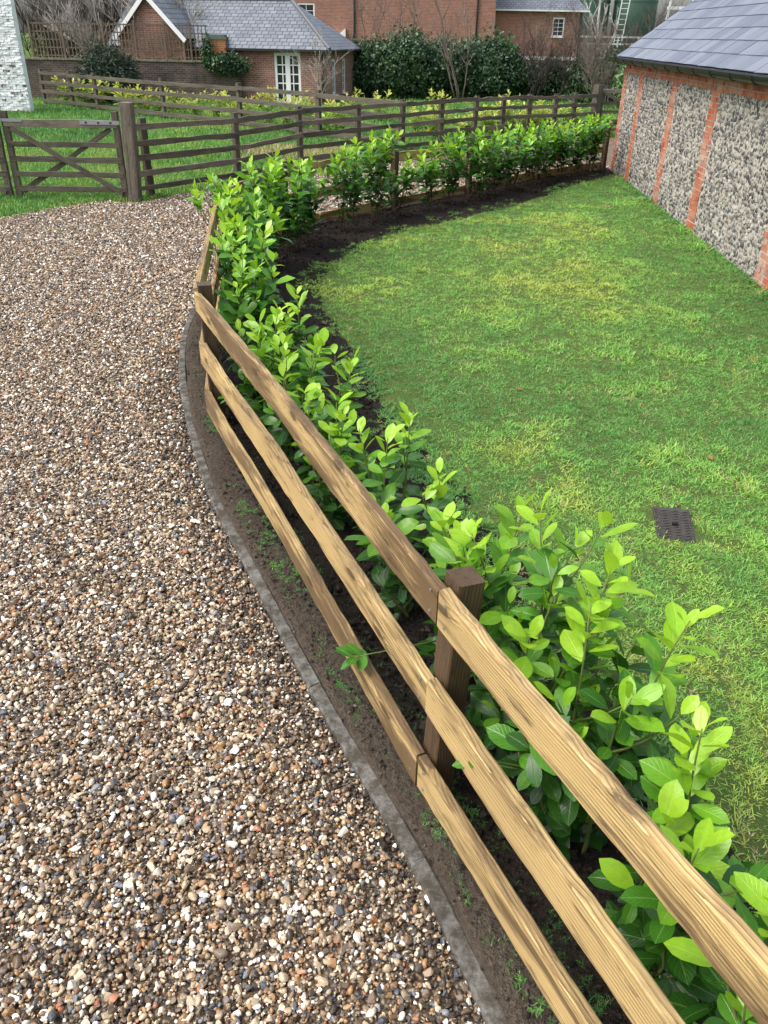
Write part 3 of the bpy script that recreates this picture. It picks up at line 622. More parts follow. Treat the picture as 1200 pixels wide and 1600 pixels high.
# ------------------------------------------------------------------ timber pieces
def board_mesh(name, L, w, h, mat, seg=14, wob=.003, seed=0, ch=.004):
    """board along +x, thickness w in y, height h in z, softly uneven edges"""
    r = np.random.default_rng(seed); V = []; k = seg+1; ring = []
    nz_ = [np.interp(np.linspace(0, 1, k), np.linspace(0, 1, 7), r.normal(0, 1, 7)) + r.normal(0, .35, k) for _ in range(4)]
    bow = np.interp(np.linspace(0, 1, k), [0, .5, 1], [0, r.normal(0, wob*1.5), 0])
    for i in range(k):
        x = L*i/seg; t = nz_[0][i]*wob; bt = nz_[1][i]*wob; y0 = -w/2+nz_[2][i]*wob*.3+bow[i]; y1 = w/2+nz_[3][i]*wob*.3+bow[i]; z0 = -h/2+bt; z1 = h/2+t
        V += [(x, y0+ch, z0), (x, y1-ch, z0), (x, y1, z0+ch), (x, y1, z1-ch), (x, y1-ch, z1), (x, y0+ch, z1), (x, y0, z1-ch), (x, y0, z0+ch)]
    F = [(i*8+j, i*8+(j+1) % 8, (i+1)*8+(j+1) % 8, (i+1)*8+j) for i in range(seg) for j in range(8)] + [tuple(range(8))[::-1], tuple(seg*8+j for j in range(8))]
    F = [f[::-1] for f in F]
    return mesh(name, V, F, mat)
def span(a, b, up=(0, 0, 1)):
    a, b = Vector(a), Vector(b); x = (b-a).normalized(); y = Vector(up).cross(x).normalized(); z = x.cross(y)
    return Matrix.Translation(a) @ Matrix((x, y, z)).transposed().to_4x4(), (b-a).length
def post(name, root, p, h, w, d, mat, yaw=0, lean=(0, 0), seed=0, wob=.003):
    me = board_mesh(name, h+.12, w, d, mat, 8, wob, seed, .006)
    M_ = Matrix.Translation((p[0], p[1], -.12)) @ Matrix.Rotation(yaw, 4, 'Z') @ Matrix.Rotation(lean[0], 4, 'Y') @ Matrix.Rotation(lean[1], 4, 'X') @ Matrix.Rotation(-math.pi/2, 4, 'Y')
    return ob(name, me, root, mat4=M_)

b = MB(); b.tube([(0, -.002, 0), (0, .0022, 0)], .0055, 7); NAIL = b.me('nail', METAL)
# new post and rail fence round the lawn
nf = ob('post_and_rail_fence', None, label='new pale timber three-rail fence curving along the gravel drive', cat='fence')
#        x     y     rail tops                 post height
NP = [(1.45, -.60, (1.03, .67, .32), 1.08), (.225, 2.02, (1.03, .665, .315), 1.03), (-1.20, 5.29, (1.035, .675, .325), 1.05), (-1.80, 9.30, (1.0, .64, .29), 1.03), (-1.42, 11.5, (.95, .60, .25), .98),
      (-.98, 12.3, (.93, .58, .24), .93), (.08, 13.55, (.91, .56, .23), .94), (1.4, 15.15, (.88, .54, .22), .90), (2.9, 17.0, (.86, .53, .22), .88), (4.6, 18.72, (.85, .51, .2), .9)]
for i in range(len(NP)-1):
    a, b_ = NP[i], NP[i+1]; dv = Vector((b_[0]-a[0], b_[1]-a[1], 0)).normalized(); nl = Vector((-dv.y, dv.x, 0))     # left of travel = drive side
    for k in range(3):
        hh = .148 if i < 3 else .14; off = nl*(.046+.0195)
        la = .06 if i < 2 else .0; lb = .06 if i < 1 else .0
        A_ = Vector((a[0], a[1], a[2][k]-hh/2))+off+dv*.004-nl*(a[2][k]-.6)*la; B_ = Vector((b_[0], b_[1], b_[2][k]-hh/2))+off-dv*.004-nl*(b_[2][k]-.6)*lb
        if i == 0: A_ += dv*.0
        M_, L_ = span(A_, B_)
        ro = ob('rail', board_mesh('rail', L_, .038, hh, W_NEW, 44 if i < 2 else 14, .0062, 600+i*3+k), nf, mat4=M_)
        ro.color = (1, 1, .85, 1) if i == 0 else (.55 if k == 0 else .7, 1, 1, 1) if i == 1 else (1, 1, 1, 1)
        if i < 3:
            for xx in (.045, L_-.045):
                for zz_ in (-.04, .042): ob('nail', NAIL, ro, loc=(xx, .0195, zz_))
for i, p in enumerate(NP):
    if i == 5: continue
    q0 = NP[max(i-1, 0)]; q1 = NP[min(i+1, len(NP)-1)]; yaw = math.atan2(q1[1]-q0[1], q1[0]-q0[0])
    post('post', nf, (p[0]-(.03 if i < 2 else 0), p[1]), p[3]+.02, .092, .10, W_POST, yaw, (0, .06 if i < 2 else -.01), 700+i, .002)

# weathered fence along the far side of the drive
of = ob('weathered_paddock_fence', None, label='weathered brown five-rail fence running from the gate behind the hedge', cat='fence')
HT = [1.20, 1.16, 1.12, 1.10, 1.10, 1.10, 1.10, 1.10, 1.10, 1.10, 1.12, 1.3]
RZ = [1.06, .83, .60, .37, .13]
for i, p in enumerate(OLD):
    q0 = OLD[max(i-1, 0)]; q1 = OLD[min(i+1, len(OLD)-1)]; yaw = math.atan2(q1[1]-q0[1], q1[0]-q0[0])
    big = i == len(OLD)-1
    post('post', of, p, HT[i]+.04, .2 if big else .085, .2 if big else .13, W_OLD, yaw, (rng.normal(0, .015), rng.normal(0, .02)), 800+i)
pts = [(-4.27, 14.3)] + OLD[1:]
for i in range(len(pts)-1):
    a, b_ = pts[i], pts[i+1]; dv = Vector((b_[0]-a[0], b_[1]-a[1], 0)).normalized(); nl = Vector((dv.y, -dv.x, 0))*.065
    for k, z in enumerate(RZ):
        za, zb = (z+rng.normal(0, .008)+(.06 if i == 0 else 0), z+rng.normal(0, .008)); M_, L_ = span(Vector((*a, za))+nl, Vector((*b_, zb))+nl)
        ob('rail', board_mesh('rail', L_+.02, .036, .092, W_OLD if (i+k) % 3 else W_OLD2, 12, .007, 820+i*5+k), of, mat4=M_)
# second weathered fence crossing behind
bf = ob('weathered_back_fence', None, label='weathered four-rail fence crossing the paddock towards the white wall', cat='fence')
BF = [(-13.0, 33.6), (-11.6, 32.6), (-10.3, 31.4), (-7.3, 28.7), (-4.5, 26.6), (-1.95, 24.0), (.25, 21.95)]
for i, p in enumerate(BF[:-1]):
    yaw = math.atan2(-2.2, 2.6); post('post', bf, p, 1.2, .1, .14, W_OLD, yaw, (rng.normal(0, .015), rng.normal(0, .015)), 900+i)
for i in range(len(BF)-1):
    a, b_ = BF[i], BF[i+1]; dv = Vector((b_[0]-a[0], b_[1]-a[1], 0)).normalized(); nl = Vector((dv.y, -dv.x, 0))*.07
    for k, z in enumerate((1.06, .76, .47, .18)):
        M_, L_ = span(Vector((*a, z+rng.normal(0, .01)))+nl, Vector((*b_, z+rng.normal(0, .01)))+nl); ob('rail', board_mesh('rail', L_+.02, .036, .11, W_OLD, 10, .006, 920+i*5+k), bf, mat4=M_)

# gates and their post
gp = ob('gate_post', board_mesh('gate_post', 1.62, .2, .2, W_OLD2, 10, .006, 950, .014), label='thick square weathered gate post at the end of the drive fence', cat='gate post')
gp.matrix_world = Matrix.Translation((-4.3, 14.3, -.12)) @ Matrix.Rotation(.04, 4, 'Y') @ Matrix.Rotation(-math.pi/2, 4, 'Y')
def gate(x0, x1, y, label, strap_r, ybend=0.0):
    g = ob('field_gate', None, loc=(x0, y, .0), label=label, cat='gate', group='pair of field gates'); g.rotation_euler = (0, 0, ybend); L = x1-x0
    for k, (z, h, w) in enumerate(((1.17, .115, .075), (.86, .085, .03), (.63, .085, .03), (.40, .085, .03), (.17, .085, .03))):
        M_, L_ = span((.03, -.02 if k else 0, z), (L-.03, -.02 if k else 0, z)); ob('rail', board_mesh('rail', L_, w, h, W_OLD2 if k == 0 else W_OLD, 10, .004, 960+k), g, mat4=M_)
    for x, h in ((.05, 1.34), (L-.05, 1.36)):
        M_ = Matrix.Translation((x, .012, .06)) @ Matrix.Rotation(-math.pi/2, 4, 'Y'); ob('stile', board_mesh('stile', h-.06, .08, .10, W_OLD, 8, .004, 970), g, mat4=M_)
    for (a, b_), yy in ((((.14, 1.10), (L-.08, .12)), -.055), (((.12, .12), (L-.16, 1.10)), .03)):
        M_, L_ = span((a[0], yy, a[1]), (b_[0], yy, b_[1])); ob('brace', board_mesh('brace', L_, .028, .075, W_OLD, 8, .004, 975), g, mat4=M_)
    b = MB()
    if strap_r: b.box(L-.62, L+.02, -.048, -.040, 1.165, 1.225)
    else: b.box(-.02, .62, -.048, -.040, 1.165, 1.225)
    s_ = ob('hinge_strap', b.me('hinge_strap', METAL), g)
    b = MB()
    for q in (.12, .32, .52):
        xx = (L-q) if strap_r else q; b.box(xx-.014, xx+.014, -.057, -.047, 1.181, 1.209)
    ob('bolt', b.me('bolt', BLACK), s_, kind='stuff')
    b = MB(); b.box(.0 if strap_r else L-.38, .34 if strap_r else L, -.048, -.040, 1.19, 1.235); ob('latch_strap', b.me('latch_strap', METAL), g)
gate(-6.32, -4.42, 14.36, 'weathered field gate with crossed braces hung on the thick post', True)
gate(-8.3, -6.36, 14.30, 'weathered gate leaf at the left edge, meeting the braced gate', False)
gate(6.1, 8.6, 26.25, 'weathered far gate just behind the barn corner', True, .1)

# ------------------------------------------------------------------ laurels
def leaf_template(nl, nc, seed):
    r = np.random.default_rng(seed); V = []; UV = []; cup = r.uniform(.05, .42); curl = r.uniform(-.2, .42); wav = r.uniform(.0, .05); ph = r.uniform(0, 6)
    for i in range(nl):
        t = i/(nl-1); w = .26*math.sin(math.pi*(.035+.935*t)**1.22)**.72 if 0 < t < 1 else .012
        for j in range(nc):
            s = (j/(nc-1))*2-1; y = s*w; z = cup*abs(s)**1.3*w + wav*math.sin(t*11+ph)*abs(s)*.5 - curl*t*t*.5 + .1*t*(1-t)
            V.append((t, y, z)); UV.append((t, .5+.5*s))
    F = np.array([(i*nc+j, (i+1)*nc+j, (i+1)*nc+j+1, i*nc+j+1) for i in range(nl-1) for j in range(nc-1)])
    return np.array(V), F, np.array(UV)
NEAR_LEAF = []
for i in range(12):
    V, F, UV = leaf_template(7, 5, 1000+i); NEAR_LEAF.append(mesh('leaf', V, F, L_NEAR, True, uv=UV))
FARV = [leaf_template(4, 3, 1100+i) for i in range(4)]

def laurel_layout(h, stems, spread, seed, leaf=.105, lo=.14, dens=1.0, tip=.5, bare=0.0, side=3):
    r = np.random.default_rng(seed); LV = []; ST = []
    def shoot(p0, d0, L, r0, up, t_lo, vig):
        n = 9; pts = [np.array(p0, float)]; d = np.array(d0, float); 
        for i in range(n):
            d = d + np.array([r.normal(0, .07), r.normal(0, .07), up]); d /= np.linalg.norm(d); pts.append(pts[-1]+d*L/n)
        pts = np.array(pts); ST.append((pts, np.linspace(r0, .0022, n+1)))
        cnt = max(8, int(L*(1-t_lo)/.026*dens)); ga = r.uniform(0, 6.28)
        for k in range(cnt):
            u = k/(cnt-1); t = t_lo+(1-t_lo)*u**.72; f_ = t*n; i = min(int(f_), n-1); p = pts[i]*(1-(f_-i))+pts[i+1]*(f_-i); tg = pts[i+1]-pts[i]; tg /= np.linalg.norm(tg)
            ga += 2.4+r.normal(0, .3); a = np.cross(tg, [.3, .9, .2]); a /= np.linalg.norm(a); b = np.cross(tg, a); rad = a*math.cos(ga)+b*math.sin(ga)
            el = np.interp(u, [0, .6, .88, 1], [.05, .38, .62, .98])+r.normal(0, .18); dd = rad*math.cos(el)+tg*math.sin(el); dd[2] -= .12*(1-u); dd /= np.linalg.norm(dd)
            nrm = tg-dd*(tg@dd)
            if np.linalg.norm(nrm) < .05: nrm = -rad
            nrm /= np.linalg.norm(nrm); nrm = nrm+r.normal(0, .22, 3); nrm -= dd*(nrm@dd); nrm /= np.linalg.norm(nrm)
            sz = leaf*np.interp(u, [0, .3, .8, 1], [.85, 1.08, 1.05, .72])*r.uniform(.62, 1.25)
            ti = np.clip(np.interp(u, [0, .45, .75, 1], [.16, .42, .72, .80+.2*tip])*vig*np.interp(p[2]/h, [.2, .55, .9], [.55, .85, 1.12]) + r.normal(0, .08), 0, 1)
            LV.append((p+dd*.012, dd, nrm, sz, ti))
    for s_ in range(stems):
        a = 6.28*s_/stems+r.uniform(-.5, .5); L = h*r.uniform(.72, 1.0) if s_ else h*1.0
        d0 = np.array([math.cos(a)*spread, math.sin(a)*spread, 1]); bp = (math.cos(a)*.05, math.sin(a)*.05, 0)
        shoot(bp, d0, L*1.03, .0085, .03, lo+bare, r.uniform(.85, 1.1))
        pts = ST[-1][0]
        for q in range(side):
            i = r.integers(1 if h < 1.3 and lo < .16 else 2, 7); aa = r.uniform(0, 6.28); shoot(pts[i], (math.cos(aa)*.8, math.sin(aa)*.8, .8), h*r.uniform(.22, .40), .005, .09, .15, r.uniform(.7, 1.05))
    return LV, ST
def leaf_matrix(p, dd, nrm, sz):
    y = np.cross(nrm, dd); M_ = Matrix.Identity(4); wf = random.uniform(.82, 1.15)
    for i in range(3): M_[i][0] = dd[i]*sz; M_[i][1] = y[i]*sz*wf; M_[i][2] = nrm[i]*sz; M_[i][3] = p[i]
    return M_
def foliage_mesh(LV, mat, name='foliage', tmpl=FARV):
    Vs = []; Fs = []; T = []; n0 = 0
    for k, (p, dd, nrm, sz, ti) in enumerate(LV):
        V, F, _ = tmpl[k % len(tmpl)]; y = np.cross(nrm, dd); Vs.append(p+(V[:, :1]*dd+V[:, 1:2]*y+V[:, 2:3]*nrm)*sz); Fs.append(F+n0); n0 += len(V); T.append(np.full(len(V), ti))
    return mesh(name, np.concatenate(Vs), np.concatenate(Fs), mat, True, attrs={'tint': np.concatenate(T)})
def stem_mesh(ST, mat, k=5):
    b = MB()
    for pts, rad in ST: b.tube(pts, rad, k)
    return b.me('stem', mat, True)

def clear_of_fence(LV, x, y, over=9.0):
    """keep the leaves on the garden side of the rails; those above the top rail may lean over"""
    out = []; L = [(q[0], q[1]) for q in NP]
    for q in LV:
        ok = True
        for pt in (q[0], q[0]+q[1]*q[3]):
            X, Y, Z = x+pt[0], y+pt[1], pt[2]+.05
            for (ax, ay), (bx_, by_) in zip(L[:-1], L[1:]):
                if min(ay, by_) <= Y <= max(ay, by_):
                    f_ = (Y-ay)/(by_-ay); side_ = (X-(ax+(bx_-ax)*f_))*math.cos(math.atan2(abs(bx_-ax), abs(by_-ay)))
                    if side_ < .0 and Z < over: ok = False
        if ok: out.append(q)
    return out
def near_laurel(x, y, h, stems, spread, seed, label, extra=None, leaf=.112):
    root = ob('laurel_shrub', None, loc=(x, y, .05), label=label, cat='shrub', group='new laurel hedge')
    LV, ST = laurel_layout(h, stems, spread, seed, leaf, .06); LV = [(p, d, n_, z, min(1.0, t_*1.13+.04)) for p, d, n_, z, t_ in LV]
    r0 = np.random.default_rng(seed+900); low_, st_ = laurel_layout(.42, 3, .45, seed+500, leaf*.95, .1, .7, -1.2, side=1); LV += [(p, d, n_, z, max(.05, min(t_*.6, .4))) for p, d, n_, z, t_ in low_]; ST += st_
    LV = clear_of_fence(LV, x, y)
    if extra: 
        for (p, d, L) in extra:                                   # sprigs that poke out between the rails
            r = np.random.default_rng(int(seed+L*1000)); d = np.array(d, float); d /= np.linalg.norm(d); pts = np.array([np.array(p)+d*L*t for t in np.linspace(0, 1, 5)]); ST.append((pts, np.linspace(.004, .002, 5)))
            for k in range(6):
                a = 2.4*k; s_ = np.cross(d, [0, 0, 1]); s_ /= np.linalg.norm(s_); u_ = np.cross(s_, d); rad = s_*math.cos(a)+u_*math.sin(a)*.5; dd = rad*.85+d*.5; dd /= np.linalg.norm(dd)
                nn = np.array([0, 0, 1.0])-dd*dd[2]; nn /= np.linalg.norm(nn); LV.append((pts[-1]-d*.012*k, dd, nn, .10*r.uniform(.8, 1.15), .42+r.normal(0, .06)))
    rest = []
    if len(LV) > 290:                                             # the leaves that show largest are single parts, the rest one mass
        LV.sort(key=lambda q: -(q[0][2]+.25*q[3]/leaf)); LV, rest = LV[:290], LV[290:]
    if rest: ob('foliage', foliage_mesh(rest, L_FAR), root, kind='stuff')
    r = random.Random(seed)
    for (p, dd, nrm, sz, ti) in LV:
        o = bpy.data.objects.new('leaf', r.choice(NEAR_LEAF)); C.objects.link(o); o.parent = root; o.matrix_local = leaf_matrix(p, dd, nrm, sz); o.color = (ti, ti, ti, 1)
    ob('stem', stem_mesh(ST, STEM_G), root, kind='stuff')
def mid_laurel(x, y, h, stems, spread, seed, label, leaf=.132, dens=.95, lo=.2, name='laurel_shrub', group='new laurel hedge', tip=.6):
    root = ob(name, None, loc=(x, y, .04), label=label, cat='shrub', group=group)
    LV, ST = laurel_layout(h, stems+1, spread*1.15, seed, leaf, lo, dens*.92, tip, side=3 if y > 13 else 4)
    if y < 10.8: LV = clear_of_fence(LV, x, y, 1.0)
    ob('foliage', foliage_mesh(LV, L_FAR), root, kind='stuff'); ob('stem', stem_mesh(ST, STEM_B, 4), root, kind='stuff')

# the row beside the near rails: (distance along the row, height, stems, spread)
ROW = [(-1.28, .84, 4, .13, -.04), (-.84, .90, 4, .12, -.05), (-.40, .98, 5, .17, .02), (.03, 1.06, 5, .17, .0), (.52, .88, 3, .14, 0), (1.02, .72, 3, .14, .03), (1.46, .82, 3, .2, .07), (1.92, .72, 3, .14, .0), (2.4, .80, 4, .15, .02), (2.88, .88, 4, .14, 0), (3.36, 1.0, 5, .16, 0)]
EXTRA = {2: [((-.13, -.05, .42), (-.9, -.1, .3), .30)], 4: [((-.1, -.1, .30), (-.9, -.35, .05), .36)], 9: [((-.1, 0, .38), (-1, 0, .1), .30)]}
for i, (s, h, st, sp, dx) in enumerate(ROW):
    lab = ('tallest ' if i == 3 else 'tall ' if h > 1 else 'shorter ' if h < .85 else '')+f'glossy laurel beside the pale rails, {ORD[i]} from the bottom right corner'
    near_laurel(.53-.4*s+dx, 2.19+.915*s+dx*.4, h, st, sp, 40+i, lab.capitalize(), EXTRA.get(i))
FAR = [(-1.12, 6.05, 1.02, 5, .16), (-1.26, 6.8, 1.04, 5, .17), (-1.38, 7.55, 1.08, 5, .19), (-1.48, 8.3, 1.16, 6, .21), (-1.5, 9.05, 1.18, 6, .22), (-1.42, 9.8, 1.18, 6, .2), (-1.22, 10.6, 1.14, 5, .18),
       (-1.08, 11.1, .86, 3, .14), (-.62, 11.85, 1.18, 3, .08), (-.2, 12.55, 1.24, 4, .11), (.16, 13.02, .84, 3, .12), (.62, 13.55, .92, 3, .13), (.98, 14.1, 1.08, 5, .15), (1.5, 14.6, 1.06, 5, .16), (1.82, 15.1, 1.1, 5, .15), (2.2, 15.6, 1.02, 5, .15), (2.62, 16.15, 1.1, 5, .15), (3.0, 16.65, 1.06, 5, .14), (3.36, 17.1, 1.06, 5, .14), (3.75, 17.6, 1.1, 5, .14), (4.15, 18.05, 1.04, 5, .12)]
for i, (x, y, h, st, sp) in enumerate(FAR):
    k = len(FAR)-1-i
    lab = f'bushy lime-tipped laurel, {ORD[k]} from the flint barn along the new hedge' if k < 7 else f'leafy laurel in the curve of the hedge, {ORD[i]} beyond the dark corner post' if i < 7 else f'{"slender upright" if st < 4 else "full leafy"} laurel, {ORD[k]} from the flint barn along the new hedge'
    mid_laurel(x, y, h*1.02, st, sp, 140+i, lab.capitalize())
# young yellow laurels beyond the weathered fences: three shapes, copied
YM = []
for i in range(4):
    LV, ST = laurel_layout(.95, 4, .34, 300+i, .17, .12, .6, 1.0, side=2)
    YM.append((foliage_mesh(LV, L_YEL), stem_mesh(ST, STEM_B, 3)))
def young(x, y, h, label, group, i):
    root = ob('young_laurel', None, loc=(x, y, 0), label=label, cat='shrub', group=group); root.scale = (1.0, 1.0, h); root.rotation_euler = (0, 0, rng.uniform(0, 6.28))
    ob('foliage', YM[i % 4][0], root, kind='stuff'); ob('stem', YM[i % 4][1], root, kind='stuff')
for i in range(19):
    t = (i+.3)/19; x = -12.2*(1-t)-1.0*t; y = 33.9*(1-t)+24.6*t
    young(x+rng.normal(0, .15), y+rng.normal(0, .15), rng.uniform(.75, 1.1), f'Small yellow-green laurel behind the crossing fence, {ORD[i]} from the white wall', 'young laurels behind the crossing fence', i)
for i in range(15):
    t = i/14; x = .9*(1-t)+5.6*t; y = 24.9*(1-t)+27.5*t
    young(x+rng.normal(0, .2), y+rng.normal(0, .25), rng.uniform(.6, .95), f'Small yellow laurel in the grass behind the drive fence, {ORD[i]} from the fence junction', 'young laurels in the paddock', i+1)
for i, (x, y) in enumerate(((-1.2, 29.5), (-.35, 29.0), (1.6, 30.0), (3.9, 30.0))):
    young(x, y, .95, f'Lone young laurel standing in the far grass, {ORD[i]} from the cottage', 'lone young laurels', i)

# ------------------------------------------------------------------ bare trees and dark evergreens
def bare_tree(name, loc, h, seed, label, mat, lead=3, spread=.35, twigs=5, r0=.03, cat='tree', levels=3, group=None):
    r = np.random.default_rng(seed); root = ob(name, None, loc=loc, label=label, cat=cat, group=group); tr = MB(); br = MB()
    def grow(p, d, L, rad, lev, tgt):
        n = 5; pts = [np.array(p, float)]; d = np.array(d, float)
        for i in range(n): d = d+r.normal(0, .13, 3)+np.array([0, 0, .05]); d /= np.linalg.norm(d); pts.append(pts[-1]+d*L/n)
        tgt.tube(pts, np.linspace(rad, max(rad*.4, .0025), n+1), 4 if lev < 2 else 3)
        if lev < levels:
            for q in range(twigs if lev else twigs+2):
                t = r.uniform(.3, 1); i = min(int(t*n), n-1); a = r.normal(0, 1, 3); a[2] = abs(a[2])*.5+.1; dd = d*.8+a*.55; dd /= np.linalg.norm(dd)
                grow(pts[i], dd, L*r.uniform(.35, .6), rad*.5, lev+1, br)
    for q in range(lead):
        a = r.uniform(0, 6.28); d0 = np.array([math.cos(a)*spread, math.sin(a)*spread, 1]); grow((math.cos(a)*.04*lead, math.sin(a)*.04*lead, -.05), d0/np.linalg.norm(d0), h*r.uniform(.7, 1), r0, 0, tr)
    ob('trunk', tr.me('trunk', mat, True), root, kind='stuff' if lead > 1 else None); ob('branches', br.me('branches', mat, True), root, kind='stuff')
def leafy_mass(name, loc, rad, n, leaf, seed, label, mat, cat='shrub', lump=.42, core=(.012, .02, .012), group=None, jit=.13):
    r = np.random.default_rng(seed); root = ob(name, None, loc=loc, label=label, cat=cat, group=group); rad = np.array(rad)
    cv, cf = ICO2.copy(), ICOF2
    def shape(u): 
        q = 1+lump*(fbm(u[:, 0]*3+u[:, 2]*2+seed, u[:, 1]*3-u[:, 2]*2, .9, seed, 3)-.5)*2; return q[:, None]
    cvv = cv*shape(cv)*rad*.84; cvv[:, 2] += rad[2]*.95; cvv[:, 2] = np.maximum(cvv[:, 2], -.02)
    ob('branches', mesh('branches', cvv, cf, plain('inner_shade_core', core, .95), True), root)  # solid filler core; the shade inside the mass is put into its near-black colour
    u = r.normal(size=(n, 3)); u /= np.linalg.norm(u, axis=1)[:, None]; u[:, 1] = np.where(u[:, 1] > .3, -u[:, 1], u[:, 1]); sh = shape(u)
    p = u*sh*rad*(1+r.normal(0, jit, (n, 1))-.04); p[:, 2] += rad[2]*.95; k = p[:, 2] > .0; p, u = p[k], u[k]; LV = []
    clump = fbm(p[:, 0]*2.2+seed, p[:, 2]*2.2+p[:, 1], 1.0, seed+3)
    for q, (pp, uu) in enumerate(zip(p, u)):
        dd = uu*.4+r.normal(0, .6, 3)+np.array([0, 0, -.25]); dd /= np.linalg.norm(dd); nn = uu+r.normal(0, .5, 3); nn -= dd*(nn@dd); nn /= np.linalg.norm(nn)
        LV.append((pp, dd, nn, leaf*r.uniform(.6, 1.3), np.clip(clump[q]+r.normal(0, .2), 0, 1)))
    ob('foliage', foliage_mesh(LV, mat, tmpl=[NEEDLE if mat == L_CON else QUADLEAF]), root, kind='stuff')
NEEDLE = (np.array([(0, 0, 0), (.45, -.11, .05), (1, 0, -.05), (.45, .11, .05)]), np.array([(0, 1, 2, 3)]), None)
QUADLEAF = (np.array([(0, 0, 0), (.45, -.36, .08), (1, 0, -.05), (.45, .36, .08)]), np.array([(0, 1, 2, 3)]), None)

leafy_mass('ivy_hedge', (-.9, 40.6, 0), (1.3, .9, 1.12), 5600, .13, 1, 'Low dark ivy mass beside the cottage corner', L_IVY)
leafy_mass('ivy_hedge', (.55, 40.4, 0), (1.55, 1.0, 1.22), 7600, .13, 2, 'Tall rounded dark ivy mass against the red house', L_IVY)
leafy_mass('ivy_hedge', (2.5, 40.7, 0), (1.6, .9, 1.1), 6200, .13, 3, 'Lower dark ivy stretch between the two tall ivy masses', L_IVY)
leafy_mass('ivy_hedge', (1.7, 41.2, 0), (1.3, .8, 1.16), 5200, .13, 16, 'Ivy bulge behind the bare sapling, between the tall masses', L_IVY)
leafy_mass('ivy_hedge', (3.5, 41.2, 0), (1.2, .8, 1.12), 5000, .13, 17, 'Ivy bulge just beside the tall ivy mass behind the saplings', L_IVY)
leafy_mass('ivy_hedge', (4.45, 40.3, 0), (1.3, 1.0, 1.24), 6500, .13, 4, 'Tall dark ivy mass behind the bare sapling stems', L_IVY)
leafy_mass('ivy_hedge', (6.6, 40.9, 0), (1.7, .9, .78), 4200, .13, 5, 'Low ivy under the bare twigs beside the tall ivy', L_IVY)
leafy_mass('ivy_hedge', (9.2, 39.0, 0), (1.7, .9, .95), 4200, .13, 6, 'Dark ivy thicket behind the far gate', L_IVY)
leafy_mass('leafy_bush', (9.3, 34.5, 0), (.75, .7, 1.02), 2600, .12, 7, 'Brighter green bush showing at the barn corner', leaf_mat('bright_ivy_leaf', False, [(0, (.03, .08, .02)), (.6, (.08, .19, .035)), (1, (.18, .32, .06))], .35, .2))
leafy_mass('conifer_bush', (-10.65, 34.6, 0), (.98, .85, .9), 14000, .17, 8, 'Dark green conifer bush in front of the old brown wall', L_CON, jit=.16)
for i, (x, y, h, sd_) in enumerate(((2.9, 39.0, 4.4, 21), (3.05, 39.1, 3.6, 22))):
    bare_tree('bare_sapling', (x, y, 0), h, sd_, f'{"Taller" if i == 0 else "Shorter"} bare sapling in front of the tall ivy', BARK, 2, .10, 3, .035)
for i, (x, y, h, sd_, ds) in enumerate(((6.0, 39.6, 2.6, 31, 'beside the tall ivy'), (7.1, 40.0, 3.2, 32, 'below the small white window'), (8.0, 39.6, 3.0, 33, 'at the red house corner'), (9.0, 38.4, 2.9, 34, 'in front of the green tanks'), (10.2, 38.8, 3.4, 35, 'nearest the barn roof'), (8.6, 36.5, 2.2, 36, 'behind the far gate'))):
    bare_tree('bare_shrub', (x, y, 0), h, sd_, f'Tangled bare brown shrub {ds}', BARK if i % 2 else BARK_D, 7, .38, 5, .022, 'shrub', 3, 'bare shrubs by the houses')
for i, (x, y, h, sd_) in enumerate(((-1.4, 44.5, 4.6, 41), (.2, 44.5, 5.0, 42), (1.9, 44.6, 4.4, 43))):
    bare_tree('bare_climber', (x, y, 0), h, sd_, f'Thin bare tree before the red wall, {ORD[i]} from the cottage', BARK, 2, .16, 4, .03, 'tree', 3, 'bare trees before the red house')
bare_tree('bare_sapling', (-2.7, 33.6, 0), 2.8, 51, 'Slim pale bare sapling in front of the cottage door wall', BARK_L, 1, .02, 6, .028)
for i, (x, y, h, sd_, mt, ds) in enumerate(((-13.0, 38.6, 3.3, 61, BARK_L, 'Pale-limbed bare tree above the trellis by the white wall'), (-11.2, 38.4, 3.5, 62, BARK_L, 'Pale-limbed bare tree above the middle of the trellis'), (-9.4, 37.8, 3.0, 63, BARK_L, 'Pale bare tree in front of the cottage gable'))):
    bare_tree('bare_tree', (x, y, .3), h, sd_, ds, mt, 3, .5, 6, .06, 'tree', 3, 'bare trees behind the trellis')
for i, (x, y) in enumerate(((-15.0, 40.5), (-13.4, 41), (-11.9, 40.4), (-10.6, 40.8))):
    bare_tree('thicket_shrub', (x, y, 0), 4.3, 71+i, f'Dense dark leafless thicket behind the trellis, {ORD[i]} from the white wall', BARK_D, 9, .35, 6, .03, 'shrub', 3, 'dark thicket')

leafy_mass('evergreen_thicket', (-13.6, 42.8, 0), (2.6, 1.0, 1.75), 5200, .2, 14, 'Dark evergreen thicket behind the trellis beside the white wall', L_CON)
leafy_mass('evergreen_thicket', (-10.4, 43.6, 0), (2.2, 1.0, 1.9), 4600, .2, 15, 'Dark evergreen thicket beside the cottage gable', L_CON)

